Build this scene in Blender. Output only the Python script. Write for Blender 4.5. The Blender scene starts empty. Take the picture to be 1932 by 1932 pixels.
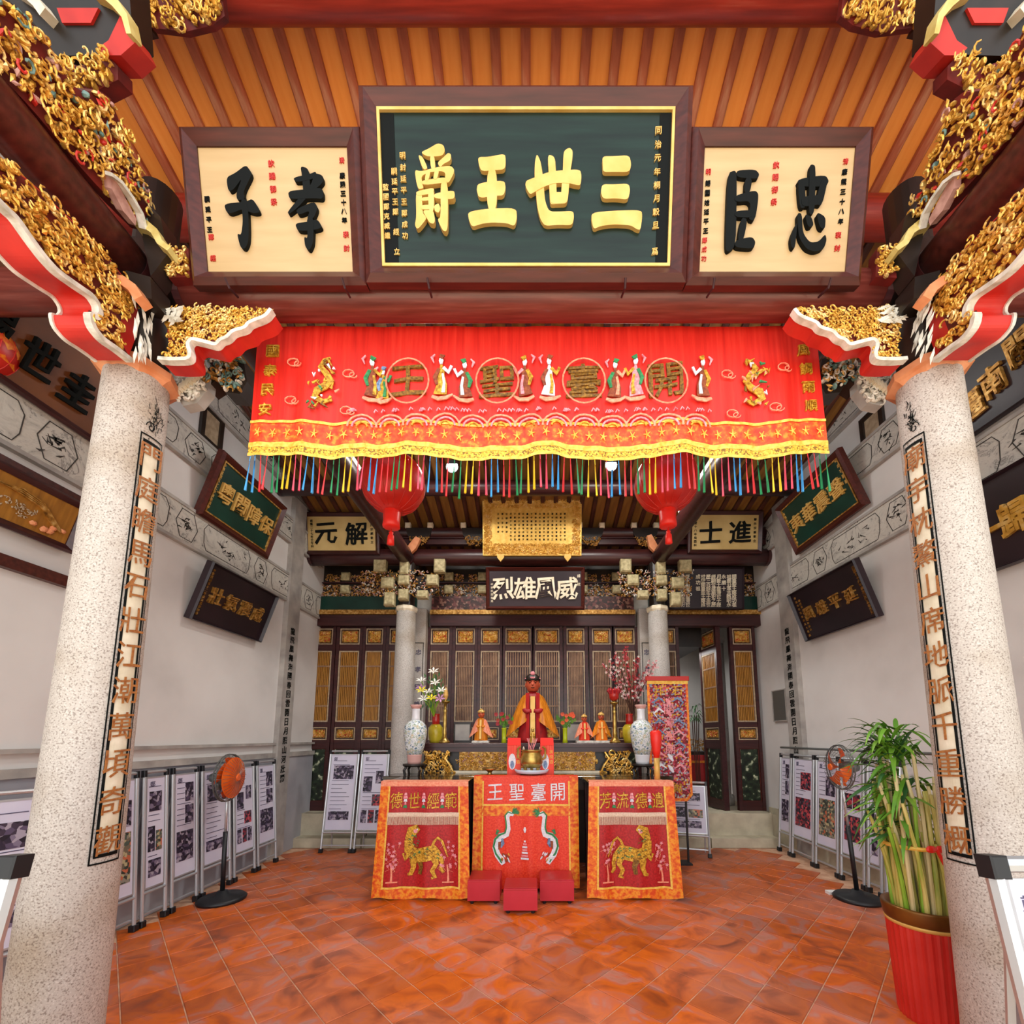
import bpy, math, random
from mathutils import Vector, Matrix
random.seed(11)
R = random.Random(5)
sc = bpy.context.scene
C = bpy.context.scene.collection

# ------------------------------------------------------------------ camera
EYE = 1.55
FPX, PCX, PCY = 800.0, 1005.0, 1288.0
PITCH = math.atan(102 / 800)
cd = bpy.data.cameras.new('camera')
cam = bpy.data.objects.new('camera', cd)
C.objects.link(cam)
sc.camera = cam
cam.location = (0, 0, EYE)
cam.rotation_euler = (math.pi / 2 + PITCH, 0, 0)
cd.sensor_width = 36.0
cd.lens = FPX / 1932 * 36
cd.shift_x = (966 - PCX) / 1932
cd.shift_y = (PCY - 966) / 1932
cd.clip_start = 0.05
sc.view_settings.view_transform = 'Standard'
sc.view_settings.look = 'None'
sc.view_settings.gamma = 1
sc.view_settings.use_curve_mapping = False
sc.view_settings.exposure = 0.0

# ------------------------------------------------------------------ world: bright overcast sky over the open courtyard
w = bpy.data.worlds.new('sky'); sc.world = w; w.use_nodes = True
bg = w.node_tree.nodes['Background']
bg.inputs[0].default_value = (0.93, 0.97, 1.0, 1)
bg.inputs[1].default_value = 1.6

def area(name, loc, rot, sx, sy, power, col=(1, 1, 1)):
    l = bpy.data.lights.new(name, 'AREA'); l.shape = 'RECTANGLE'; l.size = sx; l.size_y = sy
    l.energy = power; l.color = col
    o = bpy.data.objects.new(name, l); o.location = loc; o.rotation_euler = rot
    C.objects.link(o); return o
# daylight of the open courtyard behind the camera
area('courtyard_daylight', (0, -3.2, 3.4), (math.radians(84), 0, 0), 7, 5.5, 180, (1, 0.99, 0.985))

# midday sun on the courtyard paving: it stops short of the eave, only its bounce comes in
sl = bpy.data.lights.new('sun', 'SUN'); sl.energy = 8.5; sl.angle = .01; sl.color = (1, .975, .95)
so = bpy.data.objects.new('sun', sl); so.rotation_euler = (math.radians(-17), 0, 0); C.objects.link(so)

# ------------------------------------------------------------------ picture-to-place helpers
_c, _s = math.cos(PITCH), math.sin(PITCH)
def ray(x, y):
    u = (x - PCX) / FPX; v = (PCY - y) / FPX
    return Vector((u, _c - v * _s, _s + v * _c))
def atY(x, y, Y):
    r = ray(x, y); t = Y / r.y
    return Vector((r.x * t, Y, EYE + r.z * t))
def atX(x, y, X):
    r = ray(x, y); t = X / r.x
    return Vector((X, r.y * t, EYE + r.z * t))
def frame(o, right, up):
    r = Vector(right).normalized(); u = Vector(up); u = (u - r * u.dot(r)).normalized(); n = r.cross(u)
    M = Matrix.Identity(4)
    for i in range(3):
        M[i][0] = r[i]; M[i][1] = u[i]; M[i][2] = n[i]; M[i][3] = o[i]
    return M
def onp(M, x, y):                        # point of the plane z=0 of M seen at x,y, in M's own coordinates
    o = M.translation; n = Vector((M[0][2], M[1][2], M[2][2]))
    e = Vector((0, 0, EYE)); r = ray(x, y)
    t = (o - e).dot(n) / r.dot(n)
    q = M.inverted() @ (e + r * t)
    return (q.x, q.y)

# ------------------------------------------------------------------ objects
def thing(name, label, cat, M=None, group=None, loc=None):
    o = bpy.data.objects.new(name, None); C.objects.link(o); o.empty_display_size = 0.1
    if M is not None: o.matrix_world = M
    if loc is not None: o.location = loc
    o['label'] = label; o['category'] = cat
    if group: o['group'] = group
    return o
def tag(o, label, cat, group=None):
    o['label'] = label; o['category'] = cat
    if group: o['group'] = group
    return o
def struct(o):
    o['kind'] = 'structure'; return o
def stuff(o):
    o['kind'] = 'stuff'; return o

class MB:
    def __init__(s): s.v = []; s.f = []; s.m = []; s.k = 0
    def add(s, vs, fs):
        b = len(s.v); s.v += [tuple(q) for q in vs]
        for f in fs: s.f.append([i + b for i in f]); s.m.append(s.k)
        return s
    def mat(s, k): s.k = k; return s
    def box(s, x0, x1, y0, y1, z0, z1):
        return s.add([(x0,y0,z0),(x1,y0,z0),(x1,y1,z0),(x0,y1,z0),(x0,y0,z1),(x1,y0,z1),(x1,y1,z1),(x0,y1,z1)],
                     [(0,3,2,1),(4,5,6,7),(0,1,5,4),(1,2,6,5),(2,3,7,6),(3,0,4,7)])
    def bev(s, x0, x1, y0, y1, z0, z1, b):     # box with its top (z1) edges bevelled
        vs = [(x0,y0,z0),(x1,y0,z0),(x1,y1,z0),(x0,y1,z0),(x0,y0,z1-b),(x1,y0,z1-b),(x1,y1,z1-b),(x0,y1,z1-b),
              (x0+b,y0+b,z1),(x1-b,y0+b,z1),(x1-b,y1-b,z1),(x0+b,y1-b,z1)]
        return s.add(vs, [(0,3,2,1),(8,9,10,11),(0,1,5,4),(1,2,6,5),(2,3,7,6),(3,0,4,7),(4,5,9,8),(5,6,10,9),(6,7,11,10),(7,4,8,11)])
    def prism(s, poly, z0, z1):
        n = len(poly)
        ar = sum(poly[i][0]*poly[(i+1)%n][1]-poly[(i+1)%n][0]*poly[i][1] for i in range(n))
        if ar < 0: poly = poly[::-1]
        vs = [(p[0],p[1],z0) for p in poly] + [(p[0],p[1],z1) for p in poly]
        fs = [tuple(range(n,2*n)), tuple(range(n-1,-1,-1))] + [(i,(i+1)%n,n+(i+1)%n,n+i) for i in range(n)]
        return s.add(vs, fs)
    def ring(s, outer, inner, z0, z1):        # loop of equal-length polygons, a frame with a hole
        n = len(outer)
        vs = [(p[0],p[1],z) for z in (z0,z1) for L in (outer,inner) for p in L]
        fs = []
        for i in range(n):
            j = (i+1)%n
            fs += [(2*n+i,2*n+j,3*n+j,3*n+i),(j,i,n+i,n+j),(i,j,2*n+j,2*n+i),(n+j,n+i,3*n+i,3*n+j)]
        return s.add(vs, fs)
    def rect(s, cx, cy, w_, h_, t, z0, z1):   # rectangular frame
        o = [(cx-w_/2,cy-h_/2),(cx+w_/2,cy-h_/2),(cx+w_/2,cy+h_/2),(cx-w_/2,cy+h_/2)]
        i = [(cx-w_/2+t,cy-h_/2+t),(cx+w_/2-t,cy-h_/2+t),(cx+w_/2-t,cy+h_/2-t),(cx-w_/2+t,cy+h_/2-t)]
        return s.ring(o, i, z0, z1)
    def tube(s, pts, r, n=8, cap=True, sq=1.0):
        pts = [Vector(p) for p in pts]; m = len(pts)
        rs = r if isinstance(r, (list, tuple)) else [r]*m
        vs = []; prev = None
        for i, p in enumerate(pts):
            t = (pts[min(i+1,m-1)] - pts[max(i-1,0)])
            if t.length < 1e-9: t = Vector((0,0,1))
            t.normalize()
            if prev is None:
                a = Vector((0,0,1)) if abs(t.z) < 0.9 else Vector((1,0,0))
                prev = t.cross(a).normalized()
            a = (prev - t*prev.dot(t))
            a = a.normalized() if a.length > 1e-6 else t.orthogonal().normalized()
            prev = a; b = t.cross(a)
            for k in range(n):
                q = 2*math.pi*k/n
                vs.append(p + (a*math.cos(q) + b*math.sin(q)*sq)*rs[i])
        fs = []
        for i in range(m-1):
            for k in range(n):
                l = (k+1)%n
                fs.append((i*n+k, i*n+l, (i+1)*n+l, (i+1)*n+k))
        if cap: fs += [tuple(range(n-1,-1,-1)), tuple(range((m-1)*n, m*n))]
        return s.add(vs, fs)
    def lathe(s, prof, n=24, c=(0,0,0), sx=1, sy=1, flute=0, nf=0):
        vs = []; fs = []; m = len(prof)
        for (r, z) in prof:
            for k in range(n):
                q = 2*math.pi*k/n
                rr = r*(1+(flute*math.cos(nf*q) if flute else 0))
                vs.append((c[0]+rr*math.cos(q)*sx, c[1]+rr*math.sin(q)*sy, c[2]+z))
        for i in range(m-1):
            for k in range(n):
                l = (k+1)%n
                fs.append((i*n+k, i*n+l, (i+1)*n+l, (i+1)*n+k))
        fs += [tuple(range(n-1,-1,-1)), tuple(range((m-1)*n, m*n))]
        return s.add(vs, fs)
    def blob(s, c, rx, ry=None, rz=None, n=8, m=5, M=None):
        ry = ry or rx; rz = rz or rx; vs = []; fs = []
        for i in range(1, m):
            a = math.pi*i/m
            for k in range(n):
                q = 2*math.pi*k/n
                vs.append(Vector((rx*math.sin(a)*math.cos(q), ry*math.sin(a)*math.sin(q), rz*math.cos(a))))
        vs += [Vector((0,0,rz)), Vector((0,0,-rz))]
        T, Bt = len(vs)-2, len(vs)-1
        for i in range(m-2):
            for k in range(n):
                l = (k+1)%n; fs.append((i*n+k, (i+1)*n+k, (i+1)*n+l, i*n+l))
        for k in range(n):
            l = (k+1)%n; fs.append((T, k, l)); fs.append((Bt, (m-2)*n+l, (m-2)*n+k))
        if M: vs = [M @ q for q in vs]
        c = Vector(c)
        return s.add([q+c for q in vs], fs)
    def sheet(s, fn, nu, nv, th=0):
        vs = [fn(i/nu, j/nv) for j in range(nv+1) for i in range(nu+1)]
        return s.add(vs, [(j*(nu+1)+i, j*(nu+1)+i+1, (j+1)*(nu+1)+i+1, (j+1)*(nu+1)+i) for j in range(nv) for i in range(nu)])
    def stroke(s, pts, w0, z0, z1, ease=True): # brush line in the xy plane; pts (x,y) or (x,y,width)
        P = [(p[0], p[1], (p[2] if len(p) > 2 else w0)) for p in pts]; n = len(P)
        L = []; Rr = []
        for i, (x, y, ww) in enumerate(P):
            a = P[max(i-1,0)]; b = P[min(i+1,n-1)]
            dx, dy = b[0]-a[0], b[1]-a[1]; d = math.hypot(dx, dy) or 1
            L.append((x-dy/d*ww/2, y+dx/d*ww/2)); Rr.append((x+dy/d*ww/2, y-dx/d*ww/2))
        vs = []
        for z in (z0, z1):
            for i in range(n): vs += [(L[i][0],L[i][1],z),(Rr[i][0],Rr[i][1],z)]
        N = 2*n; fs = []
        for i in range(n-1):
            a = 2*i
            fs += [(N+a,N+a+1,N+a+3,N+a+2),(a,a+2,a+3,a+1),(a,N+a,N+a+2,a+2),(a+1,a+3,N+a+3,N+a+1)]
        fs += [(0,1,N+1,N),(N-2,2*N-2,2*N-1,N-1)]
        return s.add(vs, fs)
    def disc(s, x, y, r, z0, z1, n=10, sy=1.0):
        return s.prism([(x+r*math.cos(2*math.pi*k/n), y+sy*r*math.sin(2*math.pi*k/n)) for k in range(n)], z0, z1)
    def leaf(s, c, a, l, w_, lift, z):         # small raised petal in the xy plane
        ca, sa = math.cos(a), math.sin(a)
        def q(u, v, h): return (c[0]+u*ca-v*sa, c[1]+u*sa+v*ca, z+h)
        vs = [q(-l/2,0,-lift), q(-l*.1,w_/2,-lift*.6), q(l*.1,0,lift), q(-l*.1,-w_/2,-lift*.6), q(l/2,0,lift*.3),
              q(0,0,-lift)]
        return s.add(vs, [(0,3,2),(0,2,1),(1,2,4),(2,3,4),(0,1,5),(0,5,3),(1,4,5),(3,5,4)])
    def curl(s, c, a, r, t, z, turns=0.7, n=7):
        pts = []
        for i in range(n):
            q = a + turns*2*math.pi*i/(n-1); rr = r*(1-.55*i/(n-1))
            pts.append((c[0]+rr*math.cos(q), c[1]+rr*math.sin(q), z+t*(i/(n-1))))
        return s.tube(pts, [t*(.6+.4*math.sin(math.pi*i/(n-1))) for i in range(n)], 5)
    def glyph(s, ch, cx, cy, size, z0, z1, bold=.0, sx=1.0, rot=0.0):
        V, F = glyph_mesh(ch, bold)
        ca, sa = math.cos(rot)*size, math.sin(rot)*size
        return s.add([(cx+(x*sx)*ca-y*sa, cy+(x*sx)*sa+y*ca, z0+(z1-z0)*z) for x, y, z in V], F)
    def build(s, name, mats, parent=None, smooth=False, M=None):
        me = bpy.data.meshes.new(name)
        me.from_pydata(s.v, [], s.f)
        if not isinstance(mats, (list, tuple)): mats = [mats]
        for q in mats: me.materials.append(q)
        if len(mats) > 1: me.polygons.foreach_set('material_index', s.m)
        if smooth: me.polygons.foreach_set('use_smooth', [True]*len(s.f))
        me.update()
        o = bpy.data.objects.new(name, me); C.objects.link(o)
        if parent is not None: o.parent = parent
        if M is not None: o.matrix_world = M
        return o

_gl = {}
def glyph_mesh(ch, bold=0.0):
    k = (ch, bold)
    if k in _gl: return _gl[k]
    c = bpy.data.curves.new('g', 'FONT'); c.body = ch; c.size = 1; c.extrude = .5; c.offset = bold*.36
    c.resolution_u = 1; c.align_x = 'CENTER'
    o = bpy.data.objects.new('g', c)
    me = bpy.data.meshes.new_from_object(o)
    vs = [v.co.copy() for v in me.vertices]; fs = [tuple(p.vertices) for p in me.polygons]
    if vs:
        x0 = min(v.x for v in vs); x1 = max(v.x for v in vs); y0 = min(v.y for v in vs); y1 = max(v.y for v in vs)
        sc_ = 1/max(x1-x0, y1-y0, .7)
        vs = [((v.x-(x0+x1)/2)*sc_, (v.y-(y0+y1)/2)*sc_, v.z+.5) for v in vs]
        # a brush hand: slight rise to the right and swelling
        vs = [(x+.012*math.sin(9*y+1), y+.07*x+.012*math.sin(8*x), z) for x, y, z in vs]
    bpy.data.objects.remove(o); bpy.data.curves.remove(c); bpy.data.meshes.remove(me)
    _gl[k] = (vs, fs); return _gl[k]
def column_text(mb, txt, x, y_top, y_bot, size, z0, z1, bold=0.0, sx=1.0):
    n = len(txt); st = (y_top-y_bot)/max(n-1, 1)
    for i, ch in enumerate(txt):
        if ch != ' ': mb.glyph(ch, x, y_top-st*i, size, z0, z1, bold, sx)

def smooth(P, it=2, closed=True):
    """corner cutting: rounds a polygon or an open line"""
    for _ in range(it):
        n = len(P); Q = [] if closed else [P[0]]
        for i in range(n if closed else n-1):
            a, b = P[i], P[(i+1) % n]
            Q.append(tuple(u*.8+v*.2 for u, v in zip(a, b))); Q.append(tuple(u*.2+v*.8 for u, v in zip(a, b)))
        if not closed: Q.append(P[-1])
        P = Q
    return P
def inside(p, poly):
    x, y = p; c = False; n = len(poly)
    for i in range(n):
        x1, y1 = poly[i]; x2, y2 = poly[(i+1)%n]
        if (y1 > y) != (y2 > y) and x < (x2-x1)*(y-y1)/(y2-y1)+x1: c = not c
    return c
def carve(mb, poly, size, z, depth, dens=1.0, alt=0.0, nalt=1):
    """deep gilded fretwork: leaves, scrolls and beads filling a polygon"""
    xs = [p[0] for p in poly]; ys = [p[1] for p in poly]
    ar = abs(sum(poly[i][0]*poly[(i+1)%len(poly)][1]-poly[(i+1)%len(poly)][0]*poly[i][1] for i in range(len(poly))))/2
    n = int(dens*ar/(size*size)*1.2)+3; done = 0; tries = 0
    while done < n and tries < n*12:
        tries += 1
        p = (R.uniform(min(xs), max(xs)), R.uniform(min(ys), max(ys)))
        if not inside(p, poly): continue
        done += 1
        mb.mat(R.randint(1, nalt) if R.random() < alt else 0)
        k = R.random(); a = R.uniform(0, 6.3)
        if k < .34:      # rounded lump of foliage close to the ground
            mb.blob((p[0], p[1], z+depth*.2), size*R.uniform(.5, .85), size*R.uniform(.28, .5), depth*.35, 6, 4, Matrix.Rotation(a, 3, 'Z'))
        elif k < .56: mb.leaf(p, a, size*R.uniform(1.0, 1.7), size*R.uniform(.5, .8), size*.2, z+depth*R.uniform(.4, .75))
        elif k < .88: mb.curl(p, a, size*R.uniform(.5, 1.0), size*.2, z+depth*R.uniform(.35, .8))
        else: mb.blob((p[0], p[1], z+depth*.6), size*R.uniform(.25, .4), n=6, m=4)
    mb.mat(0)

# ------------------------------------------------------------------ materials
def hx(h):
    h = h.lstrip('#'); o = []
    for i in (0, 2, 4):
        c = int(h[i:i+2], 16)/255
        o.append(c/12.92 if c <= .04045 else ((c+.055)/1.055)**2.4)
    return tuple(o)+(1,)
def _nt(name):
    m = bpy.data.materials.new(name); m.use_nodes = True
    nt = m.node_tree; b = nt.nodes['Principled BSDF']
    return m, nt, b
def N(nt, t, **kw):
    n = nt.nodes.new(t)
    for k, v in kw.items():
        if k.startswith('i_'): n.inputs[k[2:].replace('_', ' ')].default_value = v
        else: setattr(n, k, v)
    return n
def coords(nt, stretch=(1,1,1)):
    tc = N(nt, 'ShaderNodeTexCoord'); mp = N(nt, 'ShaderNodeMapping')
    mp.inputs['Scale'].default_value = stretch
    nt.links.new(tc.outputs['Object'], mp.inputs['Vector'])
    return mp.outputs['Vector']
def ramp(nt, fac, stops, const=False):
    r = N(nt, 'ShaderNodeValToRGB'); e = r.color_ramp.elements
    if const: r.color_ramp.interpolation = 'CONSTANT'
    while len(e) > 1: e.remove(e[-1])
    e[0].position = stops[0][0]; e[0].color = hx(stops[0][1])
    for p, c in stops[1:]:
        q = e.new(p); q.color = hx(c)
    nt.links.new(fac, r.inputs['Fac']); return r.outputs['Color']
def bump(nt, b, fac, st, dist=.01):
    n = N(nt, 'ShaderNodeBump'); n.inputs['Strength'].default_value = st; n.inputs['Distance'].default_value = dist
    nt.links.new(fac, n.inputs['Height']); nt.links.new(n.outputs['Normal'], b.inputs['Normal'])
def mk(name, stops, rough=.5, metal=0.0, scale=8, stretch=(1,1,1), bmp=0.0, detail=4, dist=0.0, spec=None, rand=0.0, coat=0.0):
    m, nt, b = _nt(name)
    b.inputs['Roughness'].default_value = rough; b.inputs['Metallic'].default_value = metal
    if spec is not None: b.inputs['Specular IOR Level'].default_value = spec
    if coat: b.inputs['Coat Weight'].default_value = coat
    if isinstance(stops, str): stops = [(0, stops)]
    if len(stops) == 1:
        b.inputs['Base Color'].default_value = hx(stops[0][1])
        if not bmp: return m
    v = coords(nt, stretch)
    n = N(nt, 'ShaderNodeTexNoise'); n.inputs['Scale'].default_value = scale; n.inputs['Detail'].default_value = detail
    n.inputs['Distortion'].default_value = dist
    nt.links.new(v, n.inputs['Vector'])
    if len(stops) > 1:
        col = ramp(nt, n.outputs['Fac'], stops)
        if rand:
            oi = N(nt, 'ShaderNodeObjectInfo'); hs = N(nt, 'ShaderNodeHueSaturation')
            mr = N(nt, 'ShaderNodeMapRange'); mr.inputs['To Min'].default_value = 1-rand; mr.inputs['To Max'].default_value = 1+rand
            nt.links.new(oi.outputs['Random'], mr.inputs['Value']); nt.links.new(mr.outputs['Result'], hs.inputs['Value'])
            nt.links.new(col, hs.inputs['Color']); col = hs.outputs['Color']
        nt.links.new(col, b.inputs['Base Color'])
    if bmp: bump(nt, b, n.outputs['Fac'], bmp)
    return m
def voro(name, cols, scale=60, rough=.7, stretch=(1,1,1), metal=0.0, bmp=0.3):
    m, nt, b = _nt(name); b.inputs['Roughness'].default_value = rough; b.inputs['Metallic'].default_value = metal
    v = coords(nt, stretch); n = N(nt, 'ShaderNodeTexVoronoi'); n.inputs['Scale'].default_value = scale
    nt.links.new(v, n.inputs['Vector'])
    sp = N(nt, 'ShaderNodeSeparateColor'); nt.links.new(n.outputs['Color'], sp.inputs['Color'])
    k = len(cols)
    nt.links.new(ramp(nt, sp.outputs[0], [(i/k, c) for i, c in enumerate(cols)], True), b.inputs['Base Color'])
    if bmp: bump(nt, b, n.outputs['Distance'], bmp)
    return m
def emit(name, col, st):
    m, nt, b = _nt(name); b.inputs['Base Color'].default_value = hx(col)
    b.inputs['Emission Color'].default_value = hx(col); b.inputs['Emission Strength'].default_value = st
    return m

M = {}
M['gold'] = mk('gold_leaf', [(.25,'#b07a2a'),(.5,'#e6b24c'),(.75,'#fbe2a0')], .33, .55, 14)
M['goldp'] = mk('gold_paint', [(.3,'#d9a850'),(.7,'#eac272')], .45, .25, 9)
M['goldflat'] = mk('gold_sheet', [(.3,'#dba843'),(.7,'#efc768')], .45, .3, 20)
M['oldgold'] = mk('aged_gold', [(.25,'#5e3c18'),(.5,'#b9853a'),(.75,'#e6c27a')], .42, .5, 30)
M['maroon'] = mk('maroon_lacquer', [(.3,'#3c1712'),(.7,'#56241c')], .32, 0, 3, (1,12,12), .05, spec=.35)
M['darkwood'] = mk('dark_brown_lacquer', [(.3,'#2e1215'),(.7,'#47201f')], .35, 0, 3, (1,10,10))
M['beam'] = mk('red_brown_beam', [(.3,'#5c241d'),(.55,'#73332b'),(.75,'#87493f')], .33, 0, 3, (1,14,14), .05, coat=.2)
M['purlin'] = mk('red_purlin', [(.3,'#7d1f12'),(.6,'#9a2c1c'),(.8,'#a84a38')], .45, 0, 3, (1,14,14))
M['ceil'] = mk('orange_ceiling_board', [(.25,'#e88a34'),(.55,'#f29a44'),(.8,'#f8aa58')], .55, 0, 2.2, (8,1,8), rand=.05)
M['rafter'] = mk('worn_red_rafter', [(.3,'#96452c'),(.55,'#b3603e'),(.75,'#c88a68')], .6, 0, 4, (4,1,4), rand=.08)
M['redp'] = mk('red_paint', [(.3,'#b3201a'),(.7,'#d63226')], .45, 0, 6)
M['deepred'] = mk('deep_red_backing', [(.3,'#4a0c0a'),(.7,'#7d1a12')], .6, 0, 9)
M['cream'] = mk('cream_white_paint', [(.3,'#d8ccae'),(.7,'#f2e9d2')], .6, 0, 12)
M['dou'] = mk('aged_cream_block', [(.3,'#8f845e'),(.7,'#c9bd92')], .6, 0, 22)
M['yellowp'] = mk('pale_yellow_paint', [(.3,'#c2a552'),(.7,'#e8d88e')], .6, 0, 12)
M['blackp'] = mk('black_lacquer', [(.3,'#17120f'),(.7,'#2c221c')], .4, 0, 6)
M['blacki'] = mk('black_ink', '#0a0d0c', .7, spec=.15)
M['orangep'] = mk('orange_paint', [(.3,'#cf7d4c'),(.7,'#eea679')], .55, 0, 10)
M['teal'] = mk('teal_paint', [(.3,'#3f6a66'),(.7,'#7d9a92')], .6, 0, 20)
M['pinkp'] = mk('dusty_pink_paint', [(.3,'#9c6a60'),(.7,'#d0a196')], .6, 0, 20)
M['whitec'] = mk('white_carving_paint', [(.3,'#b9b3a4'),(.7,'#f0ece2')], .55, 0, 22)
M['plaster'] = mk('white_plaster', [(.2,'#c3c0bd'),(.5,'#d9d6d3'),(.8,'#e4e2df')], .85, 0, 1.3, bmp=.03)
M['wains'] = mk('grey_wainscot', [(.3,'#8e8f98'),(.6,'#adadb3'),(.8,'#c0bfc2')], .6, 0, 1.6)
M['stonestep'] = mk('pale_step_stone', [(.3,'#b3aa92'),(.7,'#cfc7ae')], .6, 0, 6)
M['mould'] = mk('grey_moulding', [(.3,'#8f8a86'),(.7,'#b9b4ad')], .6, 0, 5)
M['creampanel'] = mk('cream_plaque_board', [(.3,'#bd9c6c'),(.7,'#caaa7a')], .4, 0, 2, (1,8,1))
M['redink'] = mk('red_ink', '#c22a1a', .5)
M['yellowpanel'] = mk('aged_yellow_board', [(.3,'#b8995c'),(.7,'#d0b478')], .5, 0, 3)
M['greenpanel'] = mk('deep_green_lacquer', [(.3,'#0c2c24'),(.7,'#134035')], .35, 0, 3)
M['blackpanel'] = mk('aubergine_black_board', [(.3,'#1b1018'),(.7,'#2b1a22')], .4, 0, 3)
M['brownpanel'] = mk('ochre_brown_board', [(.3,'#5b3010'),(.7,'#7a4418')], .5, 0, 3)
M['white'] = mk('white_paint', '#eceae6', .6)
M['alu'] = mk('aluminium', '#c9ccd0', .35, .6)
M['blackpl'] = mk('black_plastic', '#16181c', .45)
M['paper'] = mk('poster_paper', [(.3,'#c9c6dc'),(.7,'#dedbe9')], .6, 0, 2)
M['dphoto'] = voro('dark_printed_photo', ['#2c2438','#584c66','#1c1826','#7d7288','#3d3244','#a59cab'], 38, .5, bmp=0)
M['rphoto'] = voro('red_printed_photo', ['#3a2030','#a03040','#221c2a','#7a2c38','#c8525a','#544c58'], 38, .5, bmp=0)
M['gphoto'] = voro('bright_printed_photo', ['#756a58','#b7ac84','#3c4038','#8f8a7c','#c06a4a','#4c5a50'], 38, .5, bmp=0)
M['textgrey'] = mk('print_grey', '#55506a', .6)
M['bluepl'] = mk('red_silk', [(.3,'#c8140c'),(.7,'#ee2a1c')], .55, 0, 4, (20,20,1), .15)
M['silk'] = mk('scarlet_silk', [(.25,'#c0180e'),(.5,'#da2416'),(.75,'#e63222')], .5, 0, 3, (14,14,.6), .12)
M['silkd'] = mk('crimson_silk', [(.25,'#8c0d10'),(.5,'#b3161a'),(.75,'#c92628')], .5, 0, 4, (14,14,.6), .15)
M['silko'] = mk('vermilion_silk', [(.25,'#d8260f'),(.5,'#ec3a1c'),(.75,'#f25a36')], .5, 0, 4, (14,14,.8), .25)
M['brocade'] = mk('orange_brocade', [(.36,'#de4a16'),(.5,'#ef7a1c'),(.6,'#f6a52a'),(.7,'#ea6a1c')], .55, 0, 26, bmp=.1)
M['brocader'] = mk('vermilion_brocade', [(.36,'#e8361a'),(.55,'#ee5a1e'),(.66,'#f0932c')], .55, 0, 30, bmp=.1)
M['trimy'] = mk('yellow_trim', [(.3,'#e8a82c'),(.7,'#fbd768')], .6, 0, 40)
M['trimh'] = voro('gold_lace', ['#d79a28','#f4c64a','#8a6420','#f0b838'], 120, .6, bmp=.2)
M['orange'] = mk('orange_cloth', '#f07f1c', .6)
M['thread'] = mk('gold_thread', [(.35,'#a5701c'),(.6,'#e5b438'),(.8,'#f2d56a')], .45, .3, 60)
M['threadd'] = mk('dark_gold_thread', [(.3,'#4e3410'),(.6,'#94671c'),(.8,'#c79a34')], .5, .2, 70)
M['pinkt'] = mk('pink_thread', [(.3,'#e0687a'),(.7,'#f3b3b6')], .6, 0, 60)
M['whitet'] = mk('white_thread', [(.3,'#cdd3df'),(.7,'#f4f3f6')], .5, 0, 60)
M['greent'] = mk('green_thread', [(.3,'#1e6a3c'),(.7,'#3f9a5c')], .6, 0, 60)
M['bluet'] = mk('blue_thread', [(.3,'#3f5c8c'),(.7,'#8ea6c4')], .6, 0, 60)
M['brownt'] = mk('brown_thread', [(.3,'#6e2a14'),(.7,'#a5532c')], .6, 0, 60)
M['coral'] = mk('coral_thread', [(.3,'#ee7a5c'),(.7,'#f8b08c')], .6, 0, 60)
for k_, c_ in dict(blue='#3d9ad8', red='#dd3438', green='#1f8a52', yellow='#eec624', pink='#e85068').items():
    M['rib_'+k_] = mk('ribbon_'+k_, c_, .55)
M['kneel'] = mk('red_vinyl', [(.3,'#b81f2c'),(.7,'#cf3040')], .42, 0, 3)
M['kneelt'] = mk('red_vinyl_top', [(.3,'#a01a20'),(.7,'#b4241f')], .42, 0, 3)
M['tabletop'] = mk('black_polished_table', [(.3,'#1a120e'),(.7,'#33241a')], .12, 0, 3, (1,8,8))
M['brass'] = mk('brass', [(.3,'#8d6e2c'),(.7,'#d2b264')], .3, .85, 14)
M['bronze'] = mk('dark_bronze_rim', [(.3,'#5a3214'),(.7,'#8f6226')], .35, .6, 5)
M['porc'] = mk('painted_porcelain', [(.36,'#5f7f94'),(.44,'#dfe6ea'),(.52,'#e9edee'),(.56,'#5f8a66'),(.6,'#e4e8e2'),(.66,'#c7ab6a'),(.7,'#dfe4e8')], .15, 0, 26, detail=3)
M['porcw'] = mk('white_porcelain', '#e7eaf0', .15)
M['porcp'] = mk('pink_porcelain', '#d9a8a0', .2)
M['bluew'] = mk('blue_white_dish', '#c4d3e2', .2)
M['skin'] = mk('painted_wood_face', [(.3,'#b8492c'),(.7,'#d4633d')], .4, 0, 14)
M['robe'] = mk('dark_red_robe', [(.3,'#8c1116'),(.7,'#bb1d22')], .5, 0, 12)
M['cape'] = mk('orange_satin_cape', [(.3,'#c4660c'),(.6,'#e88f1c'),(.8,'#f4a93a')], .4, 0, 6, (10,10,1), .2)
M['ochre'] = mk('yellow_glaze', [(.3,'#b8a21c'),(.7,'#dcc93a')], .25, 0, 10)
M['redg'] = mk('red_glaze', '#b8261e', .25)
M['leafg'] = mk('bamboo_leaf', [(.3,'#3d7a22'),(.55,'#6aa02c'),(.8,'#a9cc4c')], .5, 0, 4, rand=.2)
M['leafd'] = mk('dark_leaf', [(.3,'#1f4a22'),(.7,'#3f7434')], .5, 0, 6)
M['cane'] = mk('bamboo_cane', [(.3,'#7f9a2a'),(.5,'#c7b85c'),(.75,'#e6d28c')], .45, 0, 3, (6,6,1), rand=.15)
M['caneg'] = mk('green_cane', [(.3,'#5c8c1c'),(.7,'#9cc23a')], .45, 0, 3)
M['potred'] = mk('red_pot', [(.3,'#c31f18'),(.7,'#dc352a')], .4, 0, 3)
M['lime'] = mk('lime_vase', '#b8c81c', .3)
M['petw'] = mk('white_petal', '#f2f0e6', .6)
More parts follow.
